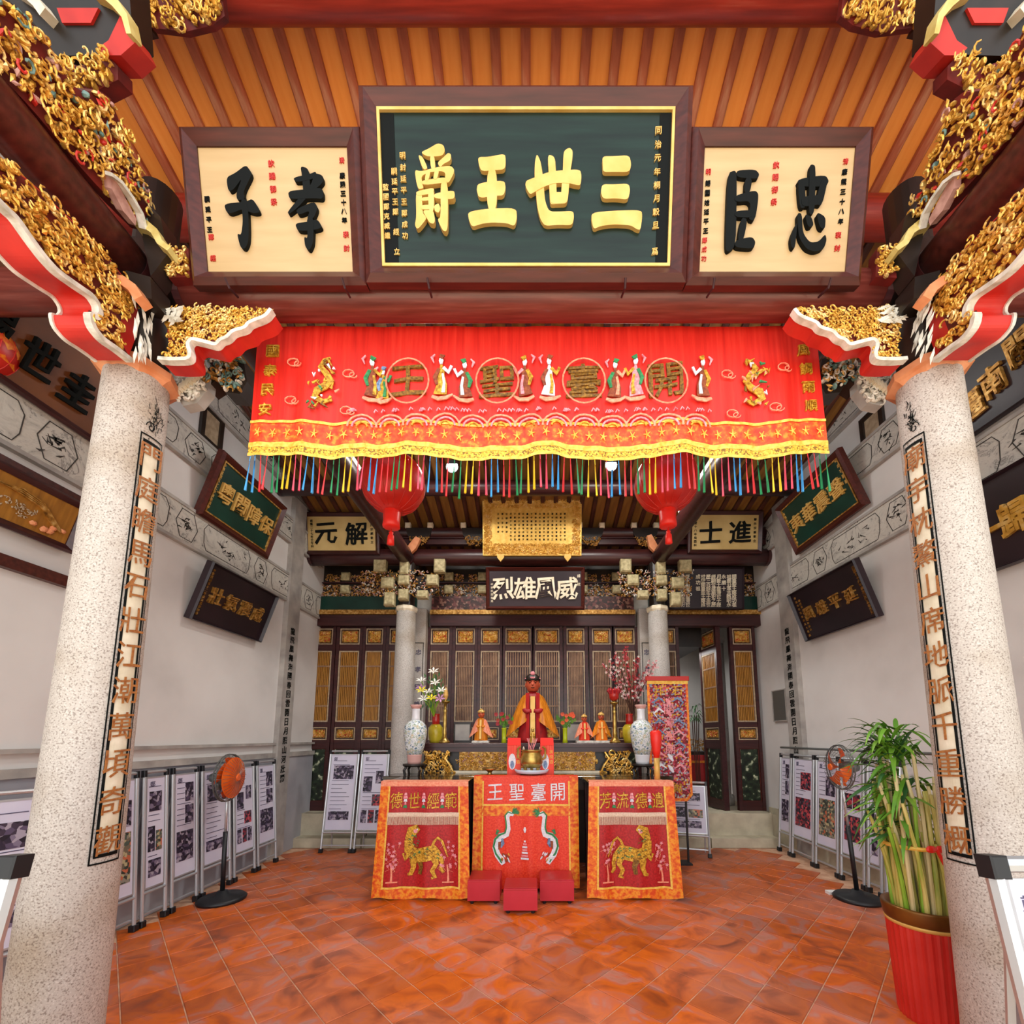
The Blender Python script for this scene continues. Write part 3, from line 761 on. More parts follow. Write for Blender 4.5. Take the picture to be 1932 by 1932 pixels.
# ================================================================== PLAQUES
def plaque(name, label, F, w_, h, fr, depth, fmat, pmat, line=None, group=None, cat='plaque', bevel=True):
    """F: frame at the bottom centre of the face"""
    o = thing(name, label, cat, F, group)
    m = MB()
    ow, oh, iw, ih = w_/2, h, w_/2-fr, h-2*fr
    def loop(a, b, t): return [(-a, b), (a, b), (a, t), (-a, t)]
    O = loop(ow, 0, oh); I = loop(iw, fr, fr+ih)
    # four mitred rails
    for k in range(4):
        r = MB(); j = (k+1) % 4
        a, b, c, d = O[k], O[j], I[j], I[k]
        mid = lambda p, q, t: (p[0]+(q[0]-p[0])*t, p[1]+(q[1]-p[1])*t)
        e0 = mid(a, d, .35); e1 = mid(b, c, .35)
        vs = [(*a, -depth), (*b, -depth), (*c, -depth), (*d, -depth), (*a, .0), (*b, .0), (*e1, .022), (*e0, .022), (*c, -.012), (*d, -.012)]
        r.add(vs, [(0,3,2,1),(4,5,6,7),(7,6,8,9),(0,1,5,4),(2,3,9,8),(0,4,7,9,3),(1,2,8,6,5)])
        r.build('frame_rail', fmat, o)
    m = MB(); m.box(-iw, iw, fr, fr+ih, -depth*.9, -.02); m.build('panel', pmat, o)
    if line is not None:
        m = MB(); m.rect(0, fr+ih/2, 2*iw, ih, .014, -.02, -.006); m.build('gilt_line', line, o)
    return o
def chars(o, items, mat, z0=-.02, z1=.0, bold=.035, part='character'):
    for ch, x, y, sz, *sx in items:
        m = MB(); m.glyph(ch, x, y, sz, z0, z1, bold, sx[0] if sx else 1); m.build(part, mat, o)
def outlines(o, F, polysets, mat, k, ox, oy, z0=-.025, z1=.0):
    """characters cut as raised pieces; outline points read at scale k from the picture offset (ox,oy)"""
    for polys in polysets:
        m = MB()
        for i, P in enumerate(polys):
            m.prism(smooth([onp(F, x/k+ox, y/k+oy) for x, y in P]), z0, z1+.0006*i)
        m.build('character', mat, o)
S3 = [[(1515,180),(1600,180),(1720,172),(1735,240),(1722,300),(1600,298),(1522,300),(1518,250)],
      [(1515,393),(1600,395),(1715,388),(1727,440),(1710,512),(1620,500),(1520,505),(1503,450)],
      [(1432,610),(1600,595),(1812,590),(1818,640),(1805,740),(1780,738),(1730,705),(1600,698),(1500,712),(1450,735),(1435,680)]]
SS = [[(1018,160),(1045,215),(1060,300),(1072,420),(1080,520),(1110,600),(1200,600),(1295,595),(1300,650),(1285,705),(1180,700),(1080,710),(1045,660),(1020,560),(1010,440),(1000,330),(1003,220)],
      [(1100,165),(1155,185),(1163,300),(1168,460),(1168,545),(1120,545),(1115,480),(1108,300)],
      [(1220,150),(1245,125),(1270,118),(1290,140),(1288,200),(1270,300),(1262,420),(1250,535),(1202,545),(1202,460),(1215,300)],
      [(1118,455),(1250,455),(1248,540),(1120,545)],
      [(935,370),(1000,345),(1100,305),(1200,290),(1345,283),(1357,330),(1350,405),(1310,400),(1250,385),(1150,385),(1060,420),(1000,455),(965,475),(930,410)]]
SW = [[(570,185),(650,185),(775,160),(782,210),(775,280),(700,285),(600,295),(578,250)],
      [(570,385),(770,362),(782,420),(765,480),(700,480),(580,500),(560,440)],
      [(640,280),(715,280),(715,590),(640,590)],
      [(495,605),(640,580),(860,575),(868,650),(848,715),(790,690),(680,685),(600,695),(525,720),(500,660)]]
SJ = [[(135,150),(200,120),(265,80),(310,95),(320,140),(300,175),(240,182),(180,180)],
      [(115,168),(150,185),(190,270),(165,285),(145,260)],[(205,178),(240,178),(248,275),(215,282)],
      [(262,232),(310,190),(345,155),(368,170),(362,215),(310,240),(285,268)],
      [(90,285),(140,300),(250,268),(365,255),(392,285),(385,320),(350,385),(320,380),(325,295),(200,303),(140,335),(150,400),(160,425),(120,435),(105,390)],
      [(130,372),(300,345),(340,350),(340,382),(160,405)],[(180,295),(213,295),(195,372),(165,372)],[(245,285),(278,285),(262,360),(230,360)],
      [(100,455),(148,455),(150,620),(190,650),(115,745),(92,710),(105,650)],[(100,455),(240,425),(235,468),(110,490)],
      [(140,502),(240,495),(240,520),(140,530)],[(140,560),(240,556),(240,590),(140,595)],[(192,440),(240,440),(238,610),(200,615)],
      [(150,600),(235,600),(248,680),(235,705),(205,695),(185,660)],[(240,475),(390,450),(398,490),(385,520),(240,512)],
      [(290,370),(345,380),(345,730),(330,765),(305,755),(265,670),(290,660)],[(240,570),(275,548),(290,590),(275,625),(245,610)]]
SZ = [[(1288,1010),(1340,985),(1400,938),(1428,975),(1432,1000),(1385,1090),(1395,1135),(1350,1140),(1345,1100),(1380,1010),(1330,1080),(1300,1090)],
      [(1275,1160),(1400,1150),(1440,1130),(1485,1210),(1440,1215),(1380,1190),(1320,1215),(1290,1210)],
      [(1370,1130),(1410,1140),(1418,1300),(1415,1380),(1395,1420),(1370,1410),(1350,1330),(1375,1340),(1385,1250)]]
SX = [[(1710,945),(1760,960),(1768,1110),(1728,1110),(1720,1000)],[(1668,1012),(1770,990),(1800,975),(1800,1015),(1685,1040)],
      [(1790,985),(1840,1000),(1842,1040),(1770,1100),(1700,1180),(1645,1222),(1638,1208),(1710,1120),(1775,1050)],
      [(1640,1090),(1740,1080),(1840,1070),(1842,1135),(1790,1130),(1650,1137)],
      [(1685,1195),(1790,1148),(1812,1185),(1785,1250),(1748,1250),(1768,1200),(1700,1228)],
      [(1680,1275),(1760,1265),(1810,1250),(1842,1305),(1700,1322)],[(1748,1240),(1787,1240),(1787,1380),(1765,1430),(1740,1410),(1733,1350),(1755,1362)]]
SC = [[(245,985),(285,970),(297,990),(292,1400),(245,1438),(230,1410)],[(295,970),(400,965),(425,990),(415,1020),(295,1010)],[(345,1010),(385,1020),(370,1100),(338,1100)],
      [(285,1115),(400,1085),(422,1110),(400,1260),(360,1250),(378,1145),(285,1152)],[(285,1203),(390,1198),(385,1242),(285,1238)],[(320,1240),(357,1250),(332,1375),(298,1375)],[(285,1372),(380,1350),(402,1380),(390,1420),(285,1412)]]
SH = [[(640,1020),(800,995),(822,1030),(805,1062),(650,1062)],[(643,1030),(682,1040),(692,1180),(655,1188)],[(780,1010),(818,1010),(782,1172),(742,1165)],
      [(665,1120),(792,1110),(780,1165),(665,1180)],[(710,945),(725,938),(745,950),(738,1220),(703,1226)],[(600,1350),(640,1260),(635,1330),(625,1420),(605,1410)],
      [(640,1215),(665,1220),(670,1330),(710,1385),(760,1380),(798,1335),(806,1370),(790,1420),(740,1438),(690,1420),(650,1360),(640,1280)],
      [(680,1220),(720,1240),(732,1290),(700,1300)],[(745,1210),(800,1240),(795,1310),(765,1300)]]
def leanframe(xc, yb, yt, zb_, zt, z_extra=0):
    return frame((xc, yb, zb_), (1, 0, 0), (0, yt-yb, zt-zb_))
hC = math.hypot(.22, .885)
F = leanframe(-.035, 1.97, 1.75, 3.95, 4.83)
o = plaque('name_plaque', 'largest plaque, blue-green lacquer with four big gold characters', F, 1.70, .905, .085, .05, M['maroon'], M['bigpanel'], M['goldp'])
outlines(o, F, [SJ, SW, SS, S3], M['goldp'], 4.025, 760, 250)
m = MB(); a, b = onp(F, 1244, 240), onp(F, 1240, 470)
column_text(m, '同治元年桐月穀旦 爲', a[0], a[1], b[1], .034, -.02, -.012, .02)
for (px_, y0, y1, t) in ((758, 288, 440, '明封延平王鄭成功'), (742, 318, 470, '嗣延平王鄭 經 立'), (726, 348, 440, '監國鄭克臧繼')):
    a, b = onp(F, px_, y0), onp(F, px_+5, y1); column_text(m, t, a[0], a[1], b[1], .03, -.02, -.012, .02)
m.build('small_inscription', M['goldp'], o)
m = MB()
for x0 in (-.75, .69): m.box(x0, x0+.07, .1, .8, -.02, -.017)
m.build('end_strip', M['blacki'], o)
FL = leanframe(-1.355, 1.985, 1.80, 3.95, 4.665)
o = plaque('name_plaque', 'cream plaque on the left with two large black characters and dark frame', FL, .93, .735, .075, .045, M['maroon'], M['creampanel'])
outlines(o, FL, [SZ, SX], M['blacki'], 3.01875, 0, 0)
m = MB()
a, b = onp(FL, 643, 325), onp(FL, 648, 410); column_text(m, '康熙三十八年', a[0], a[1], b[1], .027, -.02, -.014, .02)
a, b = onp(FL, 386, 370), onp(FL, 393, 428); column_text(m, '嗣延平王', a[0], a[1], b[1], .026, -.02, -.014, .02); m.build('small_inscription', M['blacki'], o)
m = MB()
a, b = onp(FL, 508, 302), onp(FL, 516, 375); column_text(m, '欽賜御祭', a[0], a[1], b[1], .032, -.02, -.014, .02)
a, b = onp(FL, 650, 437), onp(FL, 652, 463); column_text(m, '裵封', a[0], a[1], b[1], .03, -.02, -.014, .02)
a, b = onp(FL, 642, 296), onp(FL, 642, 298); m.glyph('清', a[0], a[1], .026, -.02, -.014, .02)
a, b = onp(FL, 394, 442), onp(FL, 399, 482); column_text(m, '鄭經', a[0], a[1], b[1], .028, -.02, -.014, .02)
m.build('red_inscription', M['redink'], o)
FR = leanframe(1.287, 1.985, 1.80, 3.95, 4.665)
o = plaque('name_plaque', 'cream plaque on the right with two large black characters and dark frame', FR, .935, .735, .075, .045, M['maroon'], M['creampanel'])
outlines(o, FR, [SC, SH], M['blacki'], 3.01875, 1292, 0)
m = MB()
a, b = onp(FR, 1598, 318), onp(FR, 1589, 412); column_text(m, '康熙三十八年', a[0], a[1], b[1], .027, -.02, -.014, .02)
a, b = onp(FR, 1338, 340), onp(FR, 1333, 430); column_text(m, '賜國姓延平王', a[0], a[1], b[1], .026, -.02, -.014, .02); m.build('small_inscription', M['blacki'], o)
m = MB()
a, b = onp(FR, 1468, 305), onp(FR, 1464, 375); column_text(m, '欽賜御祭', a[0], a[1], b[1], .032, -.02, -.014, .02)
a, b = onp(FR, 1586, 438), onp(FR, 1583, 463); column_text(m, '裵封', a[0], a[1], b[1], .03, -.02, -.014, .02)
a = onp(FR, 1600, 298); m.glyph('清', a[0], a[1], .026, -.02, -.014, .02)
a = onp(FR, 1339, 318); m.glyph('明', a[0], a[1], .026, -.02, -.014, .02)
a, b = onp(FR, 1332, 448), onp(FR, 1330, 483); column_text(m, '鄭成功', a[0], a[1], b[1], .026, -.02, -.014, .02)
m.build('red_inscription', M['redink'], o)
# hooks along the beam
hn = ['left hook of the left cream plaque', 'right hook of the left cream plaque', 'left hook of the large centre plaque', 'right hook of the large centre plaque', 'left hook of the right cream plaque', 'right hook of the right cream plaque']
for (x, y), ln in zip([(425,515),(645,520),(806,520),(1180,520),(1348,520),(1568,520)], hn):
    p = atY(x, y, 1.93)
    o = thing('plaque_hook', 'iron leaf-shaped hook on the main beam, '+ln, 'hook', loc=(p.x, 1.925, 4.0), group='hooks under the plaques')
    m = MB(); hf = frame((p.x, 1.93, 3.99), (1, 0, 0), (0, 0, 1))
    m.prism([(-.0, -.075), (.014, -.05), (.018, 0), (.01, .04), (0, .09), (-.01, .04), (-.018, 0), (-.012, -.05)], -.006, .006)
    k = m.build('leaf_blade', M['metalb'], None, M=hf); k.parent = o; k.matrix_world = hf
    m = MB(); m.tube([(p.x, 1.93, 3.93), (p.x+.004, 1.96, 3.905), (p.x, 2.03, 3.93)], .006, 6); k = m.build('shank', M['metalb'], None); k.parent = o; k.matrix_parent_inverse = o.matrix_world.inverted() if False else Matrix.Translation(-Vector((p.x, 1.925, 4.0)))

# ================================================================== RED BANNER
BY = 2.27; BX0, BX1 = -1.66, 1.71
def rip(x): return .012*math.sin(9*x+.6)+.007*math.sin(23*x)+.004*math.sin(51*x+1)
def wav(x): return .012*math.sin(7.5*x+1.2)+.006*math.sin(17*x)-.02*(1-abs(x)/1.7)
def bpt(x, z0, f, d=0):               # point on the banner; f = 0 top .. 1 bottom
    return (x, BY-(.2+.8*f)*rip(x)-d, z0+wav(x)*f)
bo = thing('altar_banner', 'long scarlet embroidered banner with tassel fringe hanging under the main beam', 'banner', loc=(0, 0, 0))
def bsheet(za, fa, zb_, fb, d=0, n=150, mth=8):
    m = MB(); m.sheet(lambda u, v: bpt(BX0+(BX1-BX0)*u, za+(zb_-za)*v, fa+(fb-fa)*v, d), n, mth); return m
bsheet(4.01, 0, 3.375, .75).build('cloth', M['silk'], bo, smooth=True)
bsheet(3.385, .73, 3.235, .95, .003, mth=4).build('brocade_border', M['brocader'], bo, smooth=True)
bsheet(3.385, .73, 3.368, .75, .008, mth=1).build('gold_piping', M['trimy'], bo, smooth=True)
bsheet(3.245, .93, 3.215, .97, .008, mth=1).build('gold_piping', M['trimy'], bo, smooth=True)
bsheet(3.22, .96, 3.175, 1, .006, mth=2).build('lace_trim', M['trimh'], bo, smooth=True)
bsheet(3.178, 1, 3.16, 1, .01, mth=1).build('gold_piping', M['trimy'], bo, smooth=True)
# border flowers
m = MB()
for i in range(40):
    x = BX0+.06+(BX1-BX0-.1)*i/39
    for k in range(5):
        a = k*1.256+i
        p0 = bpt(x, 3.305, .85, .01); m.tube([p0, (p0[0]+.022*math.cos(a), p0[1], p0[2]+.03*math.sin(a))], [.005, .002], 4)
m.build('border_flower', M['trimy'], bo)
# fringe: ribbons in coloured pairs
cols = ['blue','red','green','yellow','pink']
protos = {}
for i in range(96):
    x = BX0+.0+(BX1-BX0)*(i+.5)/96
    c = cols[(i//2) % 5]
    if c not in protos:
        m = MB(); m.tube([(0,0,0),(0,-.001,-.035)], .0022, 4); m.add([(-.003,0,-.035),(.003,0,-.035),(.0068,-.004,-.215),(-.0068,-.004,-.215),(0,.004,-.215),(0,-.012,-.215)], [(0,1,2,3),(0,4,2,1),(0,3,5),(1,5,2),(3,2,5),(3,4,2)])
        protos[c] = m.build('ribbon', M['rib_'+c], bo); o = protos[c]
    else:
        o = protos[c].copy(); C.objects.link(o)
    p = bpt(x, 3.165, 1, .004); o.location = p; o.rotation_euler = (R.uniform(-.05, .05), R.uniform(-.05, .05), R.uniform(-.5, .5)); o.scale = (1, 1, R.uniform(.97, 1.1))
def bglyph(ch, px_, py_, sz, mats, bold=.03):
    p = atY(px_, py_, BY-.03); V, Fc = glyph_mesh(ch, bold)
    m = MB(); m.add([(bpt(p.x+x*sz, 0, .5, 0)[0], bpt(p.x+x*sz, 0, .5)[1]-.002-.01*z, p.z+y*sz) for x, y, z in V], Fc)
    return m.build('embroidered_character', mats, bo)
for ch, px_ in zip('王聖臺開', (768, 938, 1102, 1258)):
    bglyph(ch, px_, 712, .215, M['threadd'], .03)
    p = atY(px_, 716, BY-.03)
    m = MB(); m.tube([(p.x+.125*math.cos(q*.2618), BY-.025, p.z+.145*math.sin(q*.2618)) for q in range(25)], .005, 4, cap=False); m.build('medallion_ring', M['coral'], bo)
for px_, t in ((510, '國泰民安'), (1520, '風調雨順')):
    for i, ch in enumerate(t):
        s_ = 1 if px_ < 1000 else -1
        bglyph(ch, px_+(-s_*5*i), 655+i*(37 if s_ > 0 else 35), .075, M['thread'], .02)
EM = ['thread','pinkt','whitet','greent','bluet','brownt','coral','threadd']
EMm = [M[k] for k in EM]
def bstroke(m, px_, py_, pts, w0, k, mi, d=.012):      # small stroke in pixels around (px_,py_)
    m.mat(mi); P = []
    for q in pts:
        p = atY(px_+q[0]*k, py_+q[1]*abs(k), BY-.03); P.append((p.x, p.z, (q[2] if len(q) > 2 else w0)*.0031))
    b = MB(); b.stroke(P, .01, 0, .006)
    m.add([(x, bpt(x, 0, .5)[1]-d-z, y) for x, y, z in b.v], b.f)
def figure(px_, py_, k, robe, sash, extra):
    m = MB()
    bstroke(m, px_, py_, [(0,-26,4),(1,-18,9),(0,-5,13),(1,12,20),(-2,30,26)], 10, k, robe)
    bstroke(m, px_, py_, [(-1,-38,4),(0,-33,9),(0,-27,5)], 8, k, 2, .016)
    bstroke(m, px_, py_, [(-2,-44,3),(3,-41,10),(-1,-37,8)], 8, k, extra, .018)
    bstroke(m, px_, py_, [(4,-20,6),(14,-10,8),(20,-22,5)], 6, k, sash, .016)
    bstroke(m, px_, py_, [(-4,-18,6),(-12,-2,8),(-8,12,5)], 6, k, extra, .016)
    bstroke(m, px_, py_, [(3,-8,4),(6,10,5),(4,28,7)], 6, k, sash, .018)
    bstroke(m, px_, py_, [(-18,34,5),(-6,38,8),(10,37,7),(22,31,3)], 6, k, 6, .014)
    bstroke(m, px_, py_, [(-14,-30,2),(-18,-40,5),(-12,-46,2)], 3, k, 1, .012)
    m.build('embroidered_figure', EMm, bo)
for a in ((700,712,1,5,0,3),(720,722,.8,0,3,4),(832,712,1,0,2,5),(876,716,-.95,5,2,3),(990,712,-1,5,1,0),(1036,714,1,2,0,5),(1162,714,.95,5,6,3),(1200,712,-1,1,0,3),(1328,712,-1,5,2,0)):
    figure(*a)
for px_, k in ((608, 1), (1425, -1)):   # flanking dragons
    m = MB()
    bstroke(m, px_, 718, [(14,-46,3),(4,-40,8),(-4,-28,10),(6,-16,12),(14,-4,13),(4,8,14),(-10,16,15),(-16,30,12),(0,38,10),(16,32,5)], 8, k, 0)
    for t in range(26):
        a = R.uniform(-26, 24); b = R.uniform(-40, 44)
        bstroke(m, px_, 718, [(a,b,2),(a+R.uniform(-7,7),b+R.uniform(-8,8),5),(a+R.uniform(-10,10),b+R.uniform(-12,12),1)], 3, k, R.choice([0,0,7,3,6,2]), .016)
    m.build('embroidered_dragon', EMm, bo)
m = MB()
for i in range(13):     # wave crests along the lower edge
    cx = 680+i*53
    for r_, mi in ((22, 6), (15, 1), (8, 0)):
        bstroke(m, cx, 800, [(r_*1.25*math.cos(a*math.pi/8), -r_*math.sin(a*math.pi/8)) for a in range(9)], 3.2, 1, mi, .01)
    for t in range(5):
        a = R.uniform(-24, 24); bstroke(m, cx, 772, [(a,0),(a+3,-6),(a+7,-2)], 2, 1, 1, .01)
m.build('embroidered_waves', EMm, bo)
m = MB()
for cx, cy in ((550,678),(545,750),(650,770),(1480,690),(1465,765),(1385,775),(655,700),(1375,700)):
    bstroke(m, cx, cy, [(11*math.cos(a), 9*math.sin(a)*.8) for a in [q*.7 for q in range(10)]], 1.6, 1, 6, .01)
    bstroke(m, cx+9, cy+3, [(7*math.cos(a), 5*math.sin(a)) for a in [q*.7 for q in range(8)]], 1.4, 1, 6, .01)
m.build('embroidered_clouds', EMm, bo)

# ================================================================== SIDE-WALL PLAQUES
def wallframe(px_pts, WX):              # bottom-left, bottom-right, top-left, top-right corners as seen
    bl, br, tl, tr = px_pts
    b1 = atX(*bl, WX); b2 = atX(*br, WX)
    t1 = atY(*tl, b1.y); t2 = atY(*tr, b2.y)
    c = (b1+b2)/2; up = ((t1+t2)/2-c)
    return frame(c, b2-b1, up), (b2-b1).length, up.length
def wplaque(label, corners, WX, fr, fm, pm, text, tm, sz, cols=(), bold=.03, group='side wall plaques', line=None, yoff=0, name='wall_plaque', tz=.006):
    F, w_, h = wallframe(corners, WX)
    F.translation = F.translation + Vector((F[0][2], F[1][2], F[2][2]))*.07
    o = plaque(name, label, F, w_, h, fr, .06, fm, pm, line)
    n = len(text)
    chars(o, [(ch, (i-(n-1)/2)*w_*.8/n, h/2+yoff, sz*.88) for i, ch in enumerate(text)], tm, -.02, tz, bold)
    m = MB()
    for (x, t, ya, yb, s_) in cols: column_text(m, t, x*w_/2, h*ya, h*yb, s_, -.02, -.012, .01)
    if cols: m.build('small_inscription', tm, o)
    return o, w_, h
wplaque('green plaque in a brown frame high on the left wall, above a black one', ((361,966),(495,1053),(410,848),(534,955)), XL, .07, M['maroon'], M['greenpanel'], '粵閩障保', M['goldp'], .24,
        ((-.84, '中華民國五十二年歲次癸卯', .84, .18, .035), (.86, '鄭氏宗親會敬獻', .5, .2, .035)), line=M['oldgold'])
wplaque('dark aubergine plaque on the left wall below the green one', ((344,1163),(481,1209),(388,1055),(517,1123)), XL, .022, M['blackpanel'], M['blackpanel'], '壯氣震威', M['oldgold'], .2,
        ((-.86, '中華民國五十二年歲次癸卯仲春', .88, .12, .03),))
wplaque('green plaque in a brown frame high on the right wall, above a black one', ((1511,1045),(1645,948),(1473,953),(1592,845)), XR, .07, M['maroon'], M['greenpanel'], '夷華震聲', M['goldp'], .24,
        ((.84, '鄭成功開臺', .88, .5, .04), (-.85, '民國五十二年癸卯仲春', .8, .2, .035)), line=M['oldgold'])
wplaque('black plaque with gold writing on the right wall below the green one', ((1531,1208),(1670,1160),(1496,1119),(1622,1052)), XR, .022, M['blackpanel'], M['blackpanel'], '風雄平延', M['oldgold'], .19,
        ((.88, '民國七十八年歲次己巳孟春吉旦', .88, .1, .035), (-.86, '臺南市長暨各界人士敬獻', .88, .1, .03), (-.76, '鄭成功文物館重修紀念', .8, .2, .03)))
# outer bays
def outer(label, q0, q1, WX, ext, h, lean, fr, fm, pm, items, tm, sz, bold=.05):
    """plaque on an outer wall: q0,q1 two points of its lower edge as seen; ext: how far it reaches towards the street"""
    a = atX(*q0, WX); b = atX(*q1, WX); s = 1 if WX < 0 else -1
    far = max(a.y, b.y); z = (a.z+b.z)/2; y0 = far-ext; yc = (far+y0)/2
    F = frame((WX+s*.07, yc, z), (0, s, 0), (s*lean, 0, h))
    o = plaque('wall_plaque', label, F, ext, math.hypot(lean, h), fr, .05, fm, pm)
    for ch, px_, py_ in items:
        x, y = onp(F, px_, py_); m = MB(); m.glyph(ch, x, y, sz, -.02, .008, bold, .74); m.build('character', tm, o)
    return o, ext, math.hypot(lean, h)
outer('ochre-brown board with black characters above the painted band, left of the left column', (0,735), (168,842), XL, 1.75, .74, .25, .05, M['darkwood'], M['brownpanel'], (('錫',-8,598),('世',78,678),('圭',150,738)), M['blacki'], .25)
o, w_, h = outer('framed gilt landscape relief below the painted band, left of the left column', (0,1000), (118,1046), XL, 1.3, .36, .1, .05, M['darkwood'], M['honey'], (), M['goldp'], .2)
m = MB()
for k in range(4): m.stroke([(w_*.08, h*.62+.01*k), (w_*.2, h*.74-.012*k), (w_*.3, h*.66-.01*k), (w_*.38, h*.42-.01*k), (w_*.42, h*.3)], .008, -.02, .0)
carve(m, [(-w_*.42, h*.25), (-w_*.3, h*.8), (w_*.02, h*.7), (w_*.02, h*.3)], .028, -.02, .03)
m.build('bridge_relief', M['oldgold'], o)
m = MB()
for t in range(7): m.blob((w_*R.uniform(.26, .43), h*R.uniform(.22, .34), -.01), .022, .018, .015, 6, 4)
m.build('tree_relief', M['orangep'], o)
m = MB(); carve(m, [(w_*.08, h*.3), (w_*.26, h*.28), (w_*.3, h*.5), (w_*.1, h*.52)], .016, -.02, .015, .5); m.build('town_relief', M['pale'], o)
outer('black board with gold characters above the painted band, right of the right column', (1822,838), (1932,770), XR, 1.5, .74, .16, .02, M['blackpanel'], M['blackpanel'], (('疆',1833,765),('南',1872,718),('闢',1922,655)), M['oldgold'], .22)
outer('aubergine board with bright gold characters below the painted band, right of the right column', (1866,1090), (1932,1060), XR, 1.4, .68, .1, .02, M['blackpanel'], M['blackpanel'], (('一',1863,1003),('歸',1912,975)), M['gold'], .26, .06)
for z in (3.24, 2.62):
    q = MB(); q.box(XL+.0, XL+.05, 1.2, 2.98, z, z+.08); tag(q.build('wall_rail', M['maroon']), 'brown rail on the outer left wall %s the framed relief' % ('above' if z > 3 else 'below'), 'rail')

# ================================================================== LANTERNS
def lantern(x, y, z, r, label, deco=False, rope=1.2):
    o = thing('red_lantern', label, 'lantern', loc=(x, y, z), group='red silk lanterns')
    n = 24; m = MB()
    prof = [(r*.3, r*.98)]+[(r*math.sin(a), r*.98*math.cos(a)) for a in [.32+i*(math.pi-.64)/16 for i in range(17)]]+[(r*.3, -r*.98)]
    m.lathe(prof, 32, flute=.012, nf=16); m.build('silk_body', M['lantern'], o, smooth=True)
    m = MB(); m.lathe([(r*.26, -r*.9), (r*.27, -r*1.0), (r*.25, -r*1.3), (r*.27, -r*1.5), (r*.2, -r*1.53)], 24, flute=.03, nf=12); m.build("bottom_cap", M["lanternr"], o, smooth=True)
    m = MB(); m.lathe([(r*.2, r*1.3), (r*.27, r*1.28), (r*.27, r*.9)], 24); m.build('top_cap', M['lanternr'], o, smooth=True)
    m = MB(); m.lathe([(.004, -r*2.1), (.03, -r*2.08), (.026, -r*1.8), (.016, -r*1.74), (.02, -r*1.68), (.006, -r*1.64), (.004, -r*1.55)], 12); m.build("tassel", M["lanternr"], o, smooth=True)
    m = MB(); m.tube([(0, 0, r*1.28), (0, 0, r+rope)], .006, 6); m.build('cord', M['redp'], o)
    m = MB()
    for k in range(16):
        q = 2*math.pi*k/16
        m.tube([(r*1.012*math.sin(a)*math.cos(q), r*1.012*math.sin(a)*math.sin(q), r*.99*math.cos(a)) for a in [.35+i*(math.pi-.7)/12 for i in range(13)]], .0025, 4)
    m.build('ribs', M['redp'], o)
    if deco:
        m = MB(); m.lathe([(r*.9*1.02, r*.42), (r*1.02, .02), (r*.9*1.02, -r*.42)], 32); m.build('gold_band', M['brocade'], o, smooth=True)
    return o
p = atY(742, 912, 3.35); lantern(p.x, 3.35, p.z, .262, 'red lantern hanging behind the banner, left of the gold edict', rope=5.54-p.z-.262)
p = atY(1257, 910, 3.35); lantern(p.x, 3.35, p.z, .262, 'red lantern hanging behind the banner, right of the gold edict', rope=5.54-p.z-.262)
p = atY(-62, 642, 2.3); lantern(p.x, 2.3, p.z, .21, 'red and orange lantern cut by the left edge of the picture', True, 5.8-p.z-.21)

# ================================================================== LAMPS
for px_, py_, Y, ln, e in ((853, 880, 4.9, 'bright spotlight glowing through the fringe, left of centre', 60), (1153, 877, 4.9, 'bright spotlight glowing through the fringe, right of centre', 60)):
    p = atY(px_, py_, Y)
    o = thing('spotlight', ln, 'lamp', loc=(p.x, Y, p.z), group='spotlights')
    m = MB(); m.tube([(0, .0, 0), (0, .1, .02)], [.078, .04], 16); m.build('housing', M['blackpl'], o)
    m = MB(); m.tube([(0, -.006, 0), (0, -.002, 0)], .07, 16); m.build('lens', M['glow'], o)
    m = MB(); m.tube([(0, .06, .02), (0, .08, 5.22-p.z)], .008, 6); m.build('stem', M['blackpl'], o)
    l = bpy.data.lights.new('spotlight_bulb', 'SPOT'); l.energy = e; l.spot_size = 2.4; l.spot_blend = .8; l.shadow_soft_size = .05; l.color = (.93, .97, 1)
    lo = bpy.data.objects.new('spotlight_bulb', l); lo.location = (p.x, Y-.04, p.z); C.objects.link(lo)
    lo.rotation_euler = (math.radians(25), 0, 0)
for s, sd in ((-1, 'left'), (1, 'right')):
    o = thing('tube_lamp', 'white fluorescent tube on top of the %s dark long beam' % sd, 'lamp', loc=(s*1.86, 4.4, 4.4), group='fluorescent tubes')
    m = MB(); m.box(-.03, .03, -.62, .62, -.06, -.0); m.build('batten', M['white'], o)
    m = MB(); m.tube([(0, -.6, .02), (0, .6, .02)], .013, 8); m.build('tube', M['glow'], o)
    m = MB(); m.box(-.015, .015, -.62, -.6, 0, .035); m.box(-.015, .015, .6, .62, 0, .035); m.build('end_holder', M['white'], o)

# unseen fill lights added over the back hall, above the frame of the fringe
for x in (-1.0, 1.0):
    l = bpy.data.lights.new('hall_fill', 'AREA'); l.shape = 'DISK'; l.size = .5; l.energy = 42; l.color = (1, .95, .87)
    lo = bpy.data.objects.new('hall_fill', l); lo.location = (x, 4.6, 4.9); C.objects.link(lo)

# ================================================================== BACK SCREEN WALL
SY = 6.6
M['pb'] = voro('painted_board', ['#3a1a18','#6e3a38','#2c1412','#8f6a5c','#4a2220'], 26, .5, bmp=0)
def RX(x0, y0, x1, y1, Y=SY):
    a = atY(x0, (y0+y1)/2, Y); b = atY(x1, (y0+y1)/2, Y); t = atY((x0+x1)/2, y0, Y); u = atY((x0+x1)/2, y1, Y)
    return a.x, b.x, u.z, t.z
ZS = .44
